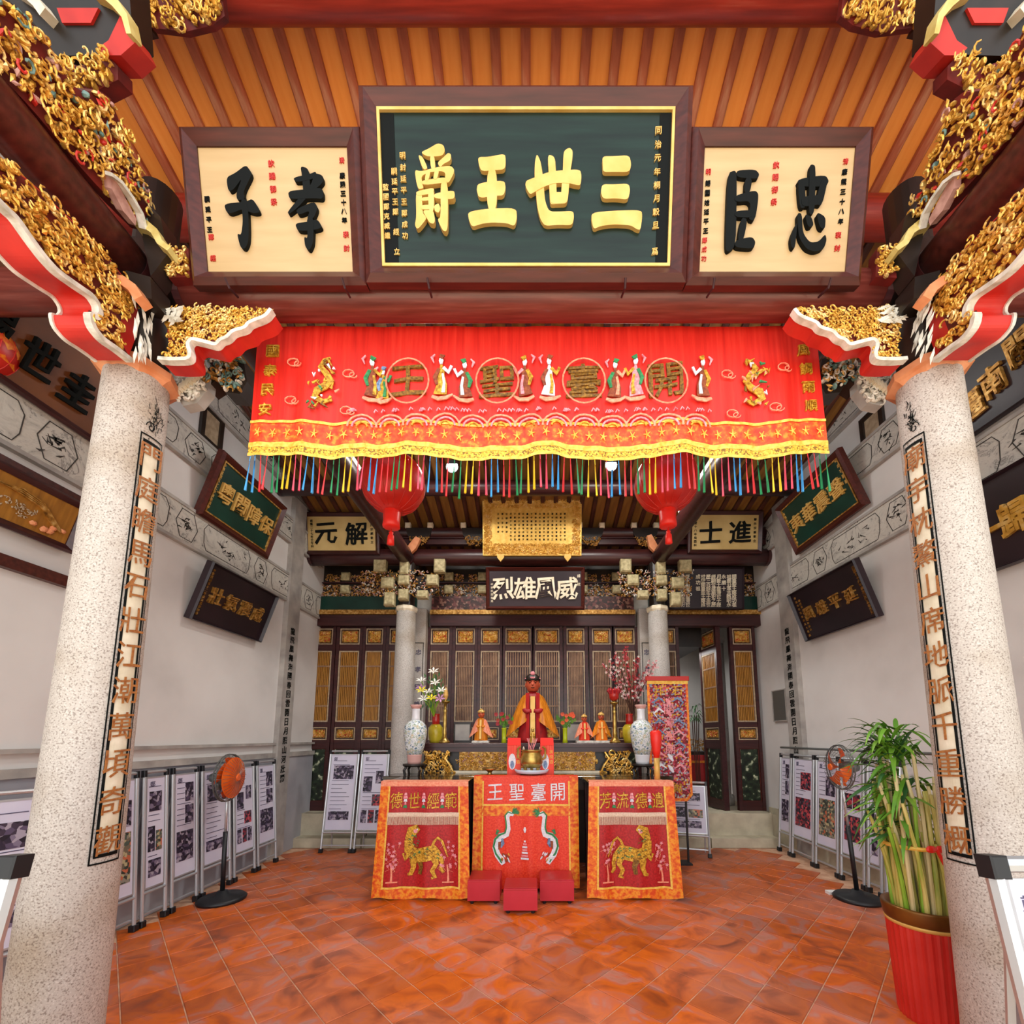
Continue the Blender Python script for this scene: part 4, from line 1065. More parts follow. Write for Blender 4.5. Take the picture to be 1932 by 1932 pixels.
# raised sill and steps of pale stone
q = MB(); q.box(XL, XR, 6.42, 8.6, 0, ZS-.02); pl = struct(q.build('floor_back', M['stonestep']))
for i in range(7):
    q = MB(); q.box(XL+.01+i*.985, XL+.985+i*.985-.006, 6.38, 6.7, .13, ZS); q.build('sill_stone', M['stonestep'], pl)
    q = MB(); q.box(XL+.01+i*.985, XL+.985+i*.985-.006, 6.2, 6.42, 0, .13); q.build('step_stone', M['stonestep'], pl)
# back columns
for s, sd in ((-1, 'left'), (1, 'right')):
    o = thing('back_column', 'plain pale round column behind the altar, %s of it' % sd, 'column', loc=(s*1.9+(.0 if s < 0 else -.02), 6.2, 0), group='back hall columns')
    m = MB(); m.lathe([(.17, 0), (.17, .12), (.155, .14), (.15, 2), (.14, 3.42)], 28); m.build('shaft', M['greyst'], o, smooth=True)
    m = MB(); m.lathe([(.145, 3.4), (.165, 3.43), (.165, 3.47), (.14, 3.49)], 8); m.build('capital_ring', M['cream'], o)
    m = MB(); m.lathe([(.12, 3.48), (.12, zb-.1)], 14); m.build('post', M['blackp'], o)
    o = thing('stone_pilaster', 'flat grey stone pilaster with engraved lines beside the %s back column' % sd, 'column', loc=(s*1.765, SY-.05, 0), group='stone pilasters')
    m = MB(); m.bev(-.1, .1, -.1, .1, 0, 3.55, .01); m.build('shaft', M['greyst'], o)
    m = MB()
    for x in (-.07, .07): m.box(x-.004, x+.004, -.106, -.1, 1.2, 3.0)
    m.box(-.074, .074, -.106, -.1, 2.99, 3.0); m.build('engraved_frame', M['blacki'], o)
    m = MB(); F0 = []
    for i, ch in enumerate('忠孝節義千秋'):
        V, Fc = glyph_mesh(ch, .02); m.add([(x*.09, -.102-.004*z, 2.85-i*.27+y*.09) for x, y, z in V], Fc)
    m.build('engraved_text', M['textgrey'], o)
# lintels above the panels
x0, x1, z0, z1 = RX(580, 1161, 1430, 1181, SY-.06)
ZL0, ZL1 = z0, z1
for a, b, ln in ((XL, -1.86, 'left bay'), (-1.62, 1.62, 'centre bay'), (1.86, XR, 'right bay')):
    q = MB(); q.box(a, b, SY-.08, SY+.06, ZL0, ZL1); o = tag(q.build('lintel', M['darkwood']), 'dark lintel above the lattice doors of the %s' % ln, 'beam', 'lintels')
    g0 = RX(580, 1152, 1430, 1160, SY-.06)
    q = MB(); q.box(a, b, SY-.11, SY+.04, g0[2], g0[3]); q.build('gilt_strip', M['oldgold'], o)
    # carved frieze board standing on the lintel
    f0 = RX(580, 1072, 1430, 1126, SY); p0 = RX(580, 1126, 1430, 1151, SY)
    o = thing('frieze_board', 'band of small gilt carvings and cream bracket blocks above the %s doors' % ln, 'carving', frame(((a+b)/2, SY-.02, f0[2]), (1, 0, 0), (0, 0, 1)), 'back hall friezes')
    w_ = (b-a)/2; hh = f0[3]-f0[2]; ph = p0[3]-p0[2]
    q = MB(); q.box(-w_, w_, -ph, 0, -.05, 0)
    q.build('painted_board', M['pb'] if ln == 'centre bay' else M['greenpanel'], o)
    q = MB(); q.box(-w_, w_, 0, hh+.1, -.09, -.05); q.build('dark_ground', M['blackp'], o)
    q = MB(); carve(q, [(-w_, .0), (w_, .0), (w_, hh*.42), (-w_, hh*.42)], .026, -.05, .05, 1.0, .35, 2); stuff(q.build('gilt_carving', [M['oldgold'], M['pinkp'], M['whitec']], o))
    q = MB(); q.box(-w_, w_, hh*.46, hh*.5, -.05, 0); q.build('shelf_rail', M['darkwood'], o)
    nb = max(2, int(w_*2/.52))
    for i in range(nb):
        x = -w_+(i+.5)*2*w_/nb
        for zz, s_, ww in ((.1, .13, .1), (.55, .13, .1)):
            q = MB(); q.bev(x-ww*.7, x+ww*.7, zz*hh, zz*hh+s_, -.03, .05, .02); q.build('bracket_block', M['dou'], o)
        q = MB(); carve(q, [(x-w_/nb*.85, hh*.52), (x-w_/nb*.85, hh*.78), (x-.09, hh*.78), (x-.09, hh*.52)], .024, -.04, .03, 1.2, .2); carve(q, [(x+w_/nb*.85, hh*.52), (x+w_/nb*.85, hh*.78), (x+.09, hh*.78), (x+.09, hh*.52)], .024, -.04, .03, 1.2, .2)
        q.build('upper_carving', [M['oldgold'], M['pinkp']], o)
# bracket clusters on the back columns
for s, sd in ((-1, 'left'), (1, 'right')):
    KF = frame((s*1.9, 6.02, 3.5), (1, 0, 0), (0, 0, 1))
    o = thing('column_bracket', 'cluster of cream, gold and black brackets on the %s back column' % sd, 'bracket', KF, 'painted bracket clusters')
    def blk(x, y, w_, h, mt='dou', z0=-.06, z1=.05):
        q = MB(); q.bev(x-w_/2, x+w_/2, y-h/2, y+h/2, z0, z1, .02); q.build('bracket_block', M[mt], o)
    for x, y, w_, h in ((.0,.12,.14,.16),(.0,.34,.16,.14),(.0,.58,.13,.3),(-s*.28,.12,.16,.12),(-s*.42,.34,.17,.16),(-s*.52,.56,.16,.2),(s*.2,.05,.15,.2),(s*.24,.3,.18,.16),(s*.36,.56,.18,.18)): blk(x, y, w_, h)
    q = MB(); carve(q, [(-.6, .1), (.42, .1), (.5, .5), (-.66, .5)], .03, -.04, .07, .6, .5, 2); stuff(q.build('carved_scrolls', [M['oldgold'], M['whitec'], M['pinkp']], o))
    q = MB(); q.stroke([(-.02, .72, .06), (-.12, .86, .12), (-.17, 1.02, .07)], .1, 0, .06); q.stroke([(.04, .72, .06), (.12, .84, .12), (.2, .98, .08)], .1, 0, .06); q.build('cream_arm', M['orangep'], o)
    q = MB(); q.box(-s*.3-.14, -s*.3+.14, .18, .42, -.1, -.05); q.build('dark_bowl', M['blackp'], o)
    # blue bowl brackets between beams
for x, ln in ((895, 'beside the left edge of the gold edict'), (790, 'behind the left lantern'), (1115, 'beside the right edge of the gold edict'), (1218, 'behind the right lantern')):
    G = frame(atY(x, 1010, 6.1), (1, 0, 0), (0, 0, 1))
    o = thing('bowl_bracket', 'black bowl-shaped bracket with gilded belly %s' % ln, 'bracket', G, 'bowl brackets')
    q = MB(); q.prism([(-.2, .12), (.2, .12), (.17, .0), (.08, -.08), (-.08, -.08), (-.17, 0)], -.06, .0); q.build('bowl', M['blackp'], o)
    q = MB(); carve(q, [(-.17, -.02), (.17, -.02), (.08, -.16), (-.08, -.16)], .026, -.03, .05, 1.4); q.build('gilded_belly', M['oldgold'], o)
    for sx in (-1, 1):
        q = MB(); q.bev(sx*.17-.04, sx*.17+.04, .12, .2, -.05, .03, .015); q.build('block', M['cream'], o)

for s, k in ((-1, 10), (1, 11)):
    q = MB(); q.box(min(s*1.6, s*1.9), max(s*1.6, s*1.9), SY+.06, SY+.14, ZS-.02, ZL1+.7); struct(q.build('trim_%d' % k, M['mould']))
# back plaques
def bplaque(label, x0, y0, x1, y1, Y, lean, fr, fm, pm, text, tm, sz, bold=.03, cols=(), name='wall_plaque', line=None, depth=.06, spread=.8):
    a = atY(x0, y1, Y); b = atY(x1, y1, Y); t = atY(x0, y0, Y-lean)
    F = frame(((a.x+b.x)/2, Y, a.z), (1, 0, 0), (0, -lean, t.z-a.z)); h = math.hypot(lean, t.z-a.z); w_ = b.x-a.x
    o = plaque(name, label, F, w_, h, fr, depth, fm, pm, line); n = len(text)
    if text: chars(o, [(ch, (i-(n-1)/2)*w_*spread/n, h/2, sz) for i, ch in enumerate(text)], tm, -.02, .002, bold)
    m = MB()
    for (x, t_, ya, yb, s_) in cols: column_text(m, t_, x*w_/2, h*ya, h*yb, s_, -.02, -.014, .015)
    if cols: m.build('small_inscription', tm, o)
    return o, w_, h
bplaque('small yellowed plaque with two black characters, back hall left bay', 573, 966, 716, 1046, 6.04, .12, .06, M['darkwood'], M['yellowpanel'], '元解', M['blacki'], .33, .03, ((-.78,'乾隆二十七年壬午科',.8,.2,.04),(.8,'鄭氏宗親敬立',.8,.3,.04)))
bplaque('small yellowed plaque with two black characters, back hall right bay', 1298, 963, 1438, 1044, 6.04, .12, .06, M['darkwood'], M['yellowpanel'], '士進', M['blacki'], .33, .03, ((-.8,'嘉慶十八年癸酉科',.8,.2,.04),(.8,'鄭氏宗親敬立',.8,.3,.04)))
bplaque('black plaque with four gold characters under the gold edict', 917, 1070, 1103, 1150, 6.1, .1, .05, M['maroon'], M['blackpanel'], '烈雄風威', M['cream'], .33, .045, ((-.88,'中華民國敬題',.6,.2,.035),(.88,'總統',.8,.6,.05)), spread=.86)
o, w_, h = bplaque('black board densely written in white columns above the right doorway', 1256, 1070, 1404, 1150, 6.3, .08, .02, M['blackpanel'], M['blackpanel'], '', M['cream'], .1)
T_ = '開臺聖王鄭成功祖廟沿革志略明永曆十六年夏五月薨于臺灣世子經嗣位建廟祀之歷三百餘年子孫世守'
m = MB()
for i in range(11):
    if i == 8: continue
    column_text(m, ''.join(T_[(i*7+j) % len(T_)] for j in range(8 if i not in (2, 7) else 3)), w_*(.38-.066*i), h*.78, h*(.12 if i not in (2, 7) else .5), .07, -.02, -.014, .02)
m.build('small_inscription', M['cream'], o)
# gold edict
a = atY(911, 1048, 5.95); b = atY(1097, 1048, 5.95); t = atY(911, 936, 5.8)
F = frame(((a.x+b.x)/2, 5.95, a.z), (1, 0, 0), (0, -.15, t.z-a.z)); w_ = b.x-a.x; h = math.hypot(.15, t.z-a.z)
o = thing('gold_edict', 'bright gold framed edict with columns of tiny writing, centre of the back hall', 'plaque', F)
m = MB(); m.box(-w_/2, w_/2, 0, h, -.06, 0); m.build('board', M['goldflat'], o)
m = MB()
for P in ([(-w_/2+.02, .02), (w_/2-.02, .02), (w_/2-.02, .17), (-w_/2+.02, .17)], [(-w_/2+.02, h-.17), (w_/2-.02, h-.17), (w_/2-.02, h-.02), (-w_/2+.02, h-.02)],
          [(-w_/2+.02, .15), (-w_/2+.13, .15), (-w_/2+.13, h-.15), (-w_/2+.02, h-.15)], [(w_/2-.13, .15), (w_/2-.02, .15), (w_/2-.02, h-.15), (w_/2-.13, h-.15)]):
    carve(m, P, .019, .0, .025, 1.5)
stuff(m.build('relief_border', M['gold'], o))
m = MB()
for i in range(17):
    n = 8 if i < 14 else 5
    column_text(m, ''.join(T_[(i*5+j*3) % len(T_)] for j in range(n)), w_*(.33-.042*i), h*.7, h*(.27 if n > 5 else .4), .028, .001, .005, .03)
m.build('small_inscription', M['blacki'], o)
for x in (-w_*.32, w_*.36):
    m = MB(); m.prism([(x-.05, .02), (x+.05, .02), (x+.05, -.03), (x, -.09), (x-.05, -.03)], -.03, .01); m.build('bracket_foot', M['goldp'], o)

# ---- lattice doors
def leaf(px0, px1, label, kind=0, M0=None, wd=None):
    a = atY(px0, 1300, SY); b = atY(px1, 1300, SY); w_ = (b.x-a.x) if wd is None else wd; xc = (a.x+b.x)/2
    F = frame((xc, SY, ZS), (1, 0, 0), (0, 0, 1)) if M0 is None else M0
    H = ZL0-ZS
    o = thing('lattice_door', label, 'door', F, 'lattice door leaves')
    def zy(y): return atY(1000, y, SY).z-ZS
    def Zp(y0, y1): return zy(y1), zy(y0)
    q = MB()
    q.box(-w_/2-.05, w_/2+.05, 0, H, -.07, -.03); q.build('backboard', M['darkwood'], o)
    for sx in (-1, 1):
        q = MB(); q.box(sx*(w_/2+.028)-.024, sx*(w_/2+.028)+.024, 0, H, -.03, .01); q.build('stile', M['darkwood'], o)
    for (y0, y1) in ((1216, 1228), (1362, 1372), (1396, 1412), (1512, 1545)):
        c0, c1 = Zp(y0, y1); q = MB(); q.box(-w_/2, w_/2, max(c0, 0), c1, -.03, .005); q.build('rail', M['darkwood'], o)
    for (y0, y1, nm) in ((1186, 1216, 'top'), (1372, 1396, 'lower')):
        c0, c1 = Zp(y0, y1)
        q = MB(); q.rect(0, (c0+c1)/2, w_, c1-c0, .016, -.03, .004); q.build(nm+'_border', M['pale'], o)
        q = MB(); q.rect(0, (c0+c1)/2, w_-.07, c1-c0-.07, .01, -.03, .0); q.build(nm+'_inner_border', M['oldgold'], o)
        q = MB(); P = [(-w_/2+.05, c0+.05), (w_/2-.05, c0+.05), (w_/2-.05, c1-.05), (-w_/2+.05, c1-.05)]
        q.box(-w_/2+.05, w_/2-.05, c0+.05, c1-.05, -.03, -.02)
        carve(q, P, .02, -.02, .025, 1.4, .2); q.build(nm+'_carving', [M['gold'], M['redp']], o)
    c0, c1 = Zp(1228, 1362)
    q = MB(); q.rect(0, (c0+c1)/2, w_, c1-c0, .02, -.03, .002); q.build('lattice_border', M['pale'], o)
    q = MB(); q.box(-w_/2+.02, w_/2-.02, c0+.02, c1-.02, -.03, -.025); q.build('lattice_ground', M['honey'] if kind else M['darkwood'], o)
    n = 9; q = MB()
    for i in range(n):
        x = -w_/2+.045+(w_-.09)*i/(n-1); m2 = MB(); m2.box(x-.009, x+.009, c0+.02, c1-.02, -.025, -.006); m2.build('slat', M['lattice'] if not kind else M['honey'], o)
    for yy in (.22, .78, .5):
        z = c0+(c1-c0)*yy; m2 = MB(); m2.box(-w_/2+.02, w_/2-.02, z-.012, z+.012, -.02, -.002); m2.build('cross_slat', M['lattice'], o)
    c0, c1 = Zp(1412, 1512)
    q = MB(); q.rect(0, (c0+c1)/2, w_, c1-c0, .012, -.03, .0); q.build('bottom_border', M['maroon'], o)
    q = MB(); q.box(-w_/2+.012, w_/2-.012, c0+.012, c1-.012, -.03, -.015); q.build('bottom_panel', M['paneld'], o)
    return o
nm = ['first','second','third','fourth','fifth','sixth','seventh','eighth']
for i, (a, b, k) in enumerate(((586,622,1),(636,674,1),(686,718,1),(731,760,1))):
    leaf(a, b, '%s dark door leaf from the left wall, with honey-brown lattice' % nm[i], k)
for i, (a, b) in enumerate(((810,845),(858,894),(906,942),(953,1001),(1010,1056),(1070,1104),(1119,1154),(1163,1200))):
    leaf(a, b, '%s lattice door leaf from the left behind the altar' % nm[i], 0)
leaf(1256, 1278, 'narrow lattice door leaf just right of the right back column', 0)
leaf(1388, 1424, 'dark door leaf beside the right wall with a figure painting at its foot', 1)
a = atY(1352, 1300, SY)
leaf(0, 0, 'open door leaf seen nearly edge-on beside the right doorway', 1, frame((a.x, SY+.25, ZS), (.12, -1, 0), (0, 0, 1)), .42)
# room beyond the doorway
p = atY(1362, 1400, 7.3)
o = thing('back_room_column', 'plain grey column standing in the room beyond the right doorway', 'column', loc=(p.x, 7.35, ZS-.02))
m = MB(); m.lathe([(.17, 0), (.17, .15), (.14, .18), (.13, 2.75)], 24); m.build('shaft', M['greyst'], o, smooth=True)
m = MB(); m.lathe([(.13, 2.75), (.17, 2.8), (.17, 2.86)], 8); m.build('capital', M['mould'], o)
q = MB(); q.box(1.95, 2.85, 7.0, 8.55, 3.05, 3.45); tag(q.build('soffit', M['blackp']), 'dark soffit over the room beyond the right doorway', 'beam')
p = atY(1325, 1450, 8.1)
o = thing('side_altar', 'small dark carved table with red cloth in the room beyond the doorway', 'table', loc=(p.x-.05, 8.1, ZS-.02))
m = MB(); m.bev(-.4, .4, -.25, .25, .8, .86, .01); m.build('top', M['blackp'], o)
for x in (-.36, .36):
    for y in (-.21, .21): m = MB(); m.box(x-.03, x+.03, y-.03, y+.03, 0, .8); m.build('leg', M['blackp'], o)
m = MB(); m.sheet(lambda u, v: (-.38+.76*u, -.27-.006*math.sin(30*u), .8-.78*v), 24, 4); m.build('cloth', M['silkd'], o)
m = MB(); m.box(-.38, .38, -.285, -.275, .66, .7); m.box(.3, .38, -.285, -.275, .03, .78); m.build('gold_border', M['brocade'], o)
m = MB(); F = frame((0, -.2, .9), (1, 0, 0), (0, 0, 1)); carve(m, [(-.35, 0), (.35, 0), (.35, .2), (-.35, .2)], .03, 0, .04); k = m.build('carved_rail', M['oldgold'], o, M=None); k.location = (0, -.2, .88); k.rotation_euler = (math.pi/2, 0, 0)
p = atY(1311, 1330, 7.35)
o = thing('potted_plant', 'spindly dark plant on a stand beyond the right doorway', 'plant', loc=(p.x, 7.35, ZS-.02))
m = MB(); m.lathe([(.1, 0), (.13, .3), (.14, .32), (.12, .33)], 14); m.build('pot', M['blackp'], o)
m = MB()
for k in range(4): m.tube([(.02*k-.03, 0, .3), (.03*k-.05, .01, 1.1), (.04*k-.06, 0, 1.5)], .008, 5)
m.build('stem', M['twig'], o)
m = MB()
for k in range(40):
    a = R.uniform(0, 6.28); l = R.uniform(.12, .26); z = 1.5+R.uniform(-.15, .15)
    m.add([(0,0,z),(l*.5*math.cos(a)-.01*math.sin(a), l*.5*math.sin(a)+.01*math.cos(a), z+.06),(l*math.cos(a), l*math.sin(a), z-.05),(l*.5*math.cos(a)+.01*math.sin(a), l*.5*math.sin(a)-.01*math.cos(a), z+.06)], [(0,1,2,3)])
m.build('foliage', M['leafd'], o)
l = bpy.data.lights.new('back_room_fill', 'AREA'); l.size = .8; l.energy = 15; l.color = (1, .98, .95)  # unseen fill light added to brighten the room behind the doorway
lo = bpy.data.objects.new('back_room_fill', l); lo.location = (2.35, 7.3, 2.98); C.objects.link(lo)
# side pilasters with ink inscriptions
for s, WX in ((-1, XL), (1, XR)):
    o = thing('wall_pilaster', 'shallow grey wall pilaster with a column of black writing, %s wall near the back' % ('left' if s < 0 else 'right'), 'pilaster', loc=(WX, 5.75, 0))
    xa, xb = (0, .07) if s < 0 else (-.07, 0)
    m = MB(); m.box(xa, xb, -.14, .14, 0, 4.9); m.build('shaft', M['mould'], o)
    m = MB()
    for i, ch in enumerate('龍飛鳳舞海國春回雲開日月照山河壯麗'):
        V, Fc = glyph_mesh(ch, .04); m.add([(s*-.0+((.07+.004*z) if s < 0 else (-.07-.004*z)), (x*.1 if s < 0 else -x*.1), 3.0-i*.125+y*.1) for x, y, z in V], Fc)
    m.build('writing', M['blacki'], o)
a = atX(1474, 1331, XR)
o = MB(); F = frame((XR-.0, a.y, a.z), (0, -1, 0), (0, 0, 1)); o.bev(-.16, .16, -.22, .22, 0, .03, .008); o = o.build('wall_panel', M['fangrey'], M=F); tag(o, 'blank grey panel on the right wall near the back door', 'panel')
m = MB(); m.rect(0, 0, .34, .46, .015, 0, .035); m.build('rim', M['mould'], o)

# ================================================================== OFFERING TABLES AND CLOTHS
def table(label, x0, x1, y0, y1, h, ins=.1):
    o = thing('offering_table', label, 'table', loc=((x0+x1)/2, (y0+y1)/2, 0)); w_ = (x1-x0)/2; d = (y1-y0)/2
    m = MB(); m.bev(-w_, w_, -d, d, h-.04, h, .006); m.build('tabletop', M['tabletop'], o)
    m = MB(); m.box(-w_+.05, w_-.05, -d+.05, -d+.09, h-.16, h-.04); m.box(-w_+.05, w_-.05, d-.09, d-.05, h-.16, h-.04); m.build('apron', M['darkwood'], o)
    for sx in (-1, 1):
        for sy in (-1, 1):
            m = MB(); m.bev(sx*(w_-ins)-.035, sx*(w_-ins)+.035, sy*(d-ins)-.035, sy*(d-ins)+.035, 0, h-.04, .004); m.build('leg', M['darkwood'], o)
    return o
TZ = 1.10
table('long black polished table across the back, carrying the two large porcelain vases', -1.72, 1.62, 4.97, 5.37, TZ)
table('front black table under the left embroidered cloth', -1.5, -.66, 4.34, 4.94, TZ, .06)
table('front black table under the right embroidered cloth', .56, 1.38, 4.34, 4.94, TZ, .06)
table('centre black table slightly higher, under the scarlet dragon cloth', -.6, .47, 4.55, 4.94, 1.13, .06)
for s, x in ((0, 0),): pass
def emb_stroke(m, P, mi, w0=.006, z0=0, z1=.006):
    m.mat(mi); m.stroke(P, w0, z0, z1)
def cloth(label, x0, x1, yf, top, bot, kind, text):
    """altar cloth hanging in front of a table; frame at bottom centre, local x right, y up, z towards the viewer"""
    F = frame(((x0+x1)/2, yf, bot), (1, 0, 0), (0, .03, top-bot))
    o = thing('altar_cloth', label, 'cloth', F)
    w_ = (x1-x0)/2; H = math.hypot(top-bot, .03)
    flare = .045 if kind != 'c' else .0
    def Q(x, y, d=0):          # gentle folds, deeper near the hem; slightly wider at the hem
        f = 1-y/H
        return (x*(1+flare*f/w_*.9), y+(.012*math.sin(5*x*3.1+.7) if y < .02 else 0), (.006+.014*f)*math.sin(17*x+.5)+.006*math.sin(41*x)*f+d+.012)
    def sh(xa, xb, ya, yb, d, mat, nm, n=60, mth=10):
        m = MB(); m.sheet(lambda u, v: Q(xa+(xb-xa)*u, ya+(yb-ya)*v, d), n, mth); return m.build(nm, mat, o, smooth=True)
    base = M['silkd'] if kind != 'c' else M['silko']
    sh(-w_, w_, 0, H, 0, base, 'cloth_panel', 90, 16)
    m = MB(); m.sheet(lambda u, v: (-w_+2*w_*u, H+.006-.01*abs(v-.5), -.2*v+.012), 20, 4); m.build('top_fold', M['coral'] if kind != 'c' else M['silko'], o)
    b = .085 if kind != 'c' else .09
    sh(-w_, -w_+b, 0, H, .003, M['brocade'], 'side_border', 6, 16); sh(w_-b, w_, 0, H, .003, M['brocade'], 'side_border', 6, 16)
    if kind != 'c':
        sh(-w_+b, w_-b, 0, b*1.05, .003, M['brocade'], 'hem_border', 60, 4)
        sh(-w_, w_, H-.05, H, .004, M['coral'], 'top_band', 60, 2)
        sh(-w_+b, w_-b, b*1.05, b*1.05+.018, .006, M['trimy'], 'hem_piping', 60, 1)
    sh(-w_+b, -w_+b+.016, b if kind != 'c' else 0, H-.05, .006, M['trimy'], 'side_piping', 1, 16); sh(w_-b-.016, w_-b, b if kind != 'c' else 0, H-.05, .006, M['trimy'], 'side_piping', 1, 16)
    if kind != 'c':
        fy = H-.33
        sh(-w_+b+.01, w_-b-.01, fy-.01, fy+.03, .012, M['fringe'], 'fringe_band', 60, 1)
        nf = 62; m = MB()
        for i in range(nf):
            x = -w_+b+.015+(2*w_-2*b-.03)*i/(nf-1); p = Q(x, fy, .012); q_ = Q(x, fy-.085, .016)
            m.tube([p, q_], .0035, 4)
        stuff(m.build('fringe', M['fringe'], o))
        ty = H-.185
        xs = [-.255, -.09, .09, .255]
        for ch, fx in zip(text, xs):
            m = MB(); V, Fc = glyph_mesh(ch, .008); m.add([Q(fx*w_/.42+x*.115, ty+y*.155, .004+.008*z) for x, y, z in V], Fc); m.build('embroidered_character', M['thread'], o)
        for fx in (-.173, 0, .173):
            m = MB(); X = fx*w_/.42
            for dy, ww, mi in ((.06, .03, 1), (.03, .045, 1), (0, .035, 2), (-.03, .02, 1), (-.06, .04, 3)):
                m.mat(mi); m.add([Q(X+a*ww/2, ty+dy+c, .012) for a, c in ((-1,-.012),(1,-.012),(.7,.014),(-.7,.014))], [(0,1,2,3)])
            m.build('embroidered_vase', EMm, o)
    else:
        fy = H-.30
        sh(-w_+b, w_-b, fy, fy+.018, .008, M['trimy'], 'valance_piping', 60, 1)
        sh(-w_+b, w_-b, fy-.1, fy, .006, M['brocade'], 'valance_border', 60, 2)
        ty = H-.16
        for ch, fx in zip(text, (-.27, -.08, .11, .28)):
            m = MB(); V, Fc = glyph_mesh(ch, .01); m.add([Q(fx*w_/.46+x*.155, ty+y*.175, .006+.006*z) for x, y, z in V], Fc); m.build('embroidered_character', M['whitet'], o)
    return o, Q, w_, H
M['fringe'] = mk('cream_fringe', [(.3,'#d8b9a0'),(.7,'#f0dcc4')], .6, 0, 90)
def st(m, Q, P, mi, d=.01):
    b = MB(); b.stroke(P, .01, 0, .004); m.mat(mi); m.add([Q(x, y, d+z) for x, y, z in b.v], b.f)
def blobp(m, Q, x, y, r, mi, d=.012, n=8):
    m.mat(mi); m.add([Q(x+r*math.cos(6.2832*k/n), y+r*math.sin(6.2832*k/n), d) for k in range(n)], [tuple(range(n))])
def lion(o, Q, s, cy):
    m = MB(); k = 1.12
    def L(P, mi, d=.01): st(m, Q, [(s*x*k, cy+y*k, w_*k) for x, y, w_ in P], mi, d)
    L([(-.10,.10,.03),(-.115,.17,.06),(-.09,.235,.09),(-.05,.25,.08),(-.03,.235,.03)], 0)        # head and mane
    L([(-.115,.16,.07),(-.105,.08,.09),(-.05,.03,.12),(.03,.045,.12),(.10,.06,.12),(.135,.03,.07)], 0, .011)   # body
    L([(-.095,.06,.05),(-.14,.0,.03),(-.155,.05,.02)], 0, .012)
    L([(-.07,.0,.06),(-.065,-.07,.04),(-.085,-.12,.035),(-.11,-.125,.02)], 0, .012)
    L([(-.02,.0,.05),(.0,-.06,.035),(-.01,-.12,.03)], 7, .009)
    L([(.1,.03,.07),(.12,-.04,.04),(.09,-.09,.035),(.115,-.145,.03),(.085,-.15,.02)], 0, .012)
    L([(.14,.04,.05),(.165,-.02,.03),(.16,-.08,.03),(.18,-.11,.02)], 0, .01)
    L([(.08,.09,.02),(.1,.15,.02),(.13,.18,.022),(.165,.15,.018),(.19,.08,.015),(.21,.02,.008)], 0, .012)
    for t in range(46):
        a = R.uniform(-.11, .13); b = R.uniform(.0, .09)
        if R.random() < .3: a = R.uniform(-.13, -.04); b = R.uniform(.1, .27)
        L([(a, b, .003), (a+.012, b+.008, .008), (a+.022, b-.004, .002)], 7 if R.random() < .7 else 3, .017)
    blobp(m, Q, s*-.06*k, cy+.235*k, .02, 1, .019); blobp(m, Q, s*-.045*k, cy+.25*k, .008, 2, .021)
    m.build('embroidered_lion', EMm, o)
def shrubs(o, Q, x0, x1, y0, y1, mi, n, trunk=True):
    m = MB()
    for t in range(n):
        x = R.uniform(x0, x1); y = R.uniform(y0+(.12 if trunk else 0), y1)
        for k in range(5):
            a = k*1.2566+t; st(m, Q, [(x, y, .004), (x+.009*math.cos(a), y+.009*math.sin(a), .009), (x+.016*math.cos(a), y+.016*math.sin(a), .002)], mi)
        st(m, Q, [(x, y, .003), (x+R.uniform(-.03, .03), y-.03, .003), (x+R.uniform(-.03, .03), y-.05, .002)], 6, .008)
    if trunk:
        xc = (x0+x1)/2
        st(m, Q, [(xc-.01, y0+.16, .01), (xc, y0+.07, .014), (xc, y0, .02)], 6, .009); st(m, Q, [(xc-.05, y0, .012), (xc+.05, y0, .012)], 6, .009)
    m.build('embroidered_shrub', EMm, o)
M['coral'] = M['coral']
oL = cloth('crimson lion cloth hanging on the left front table, orange border', -1.51, -.64, 4.3, TZ+.01, .012, 'l', '德世經範')
lion(oL[0], oL[1], 1, .36)
shrubs(oL[0], oL[1], -.32, -.2, .15, .52, 1, 16); shrubs(oL[0], oL[1], .17, .31, .15, .52, 1, 16)
oR = cloth('crimson lion cloth hanging on the right front table, orange border', .56, 1.4, 4.3, TZ+.01, .012, 'r', '芳流德遺')
lion(oR[0], oR[1], -1, .36)
shrubs(oR[0], oR[1], -.3, -.17, .15, .52, 1, 16); shrubs(oR[0], oR[1], .2, .31, .15, .52, 1, 16)
oC = cloth('scarlet centre cloth with white characters and two white dragons', -.615, .475, 4.51, 1.14, .03, 'c', '王聖臺開')
o, Q, w_, H = oC
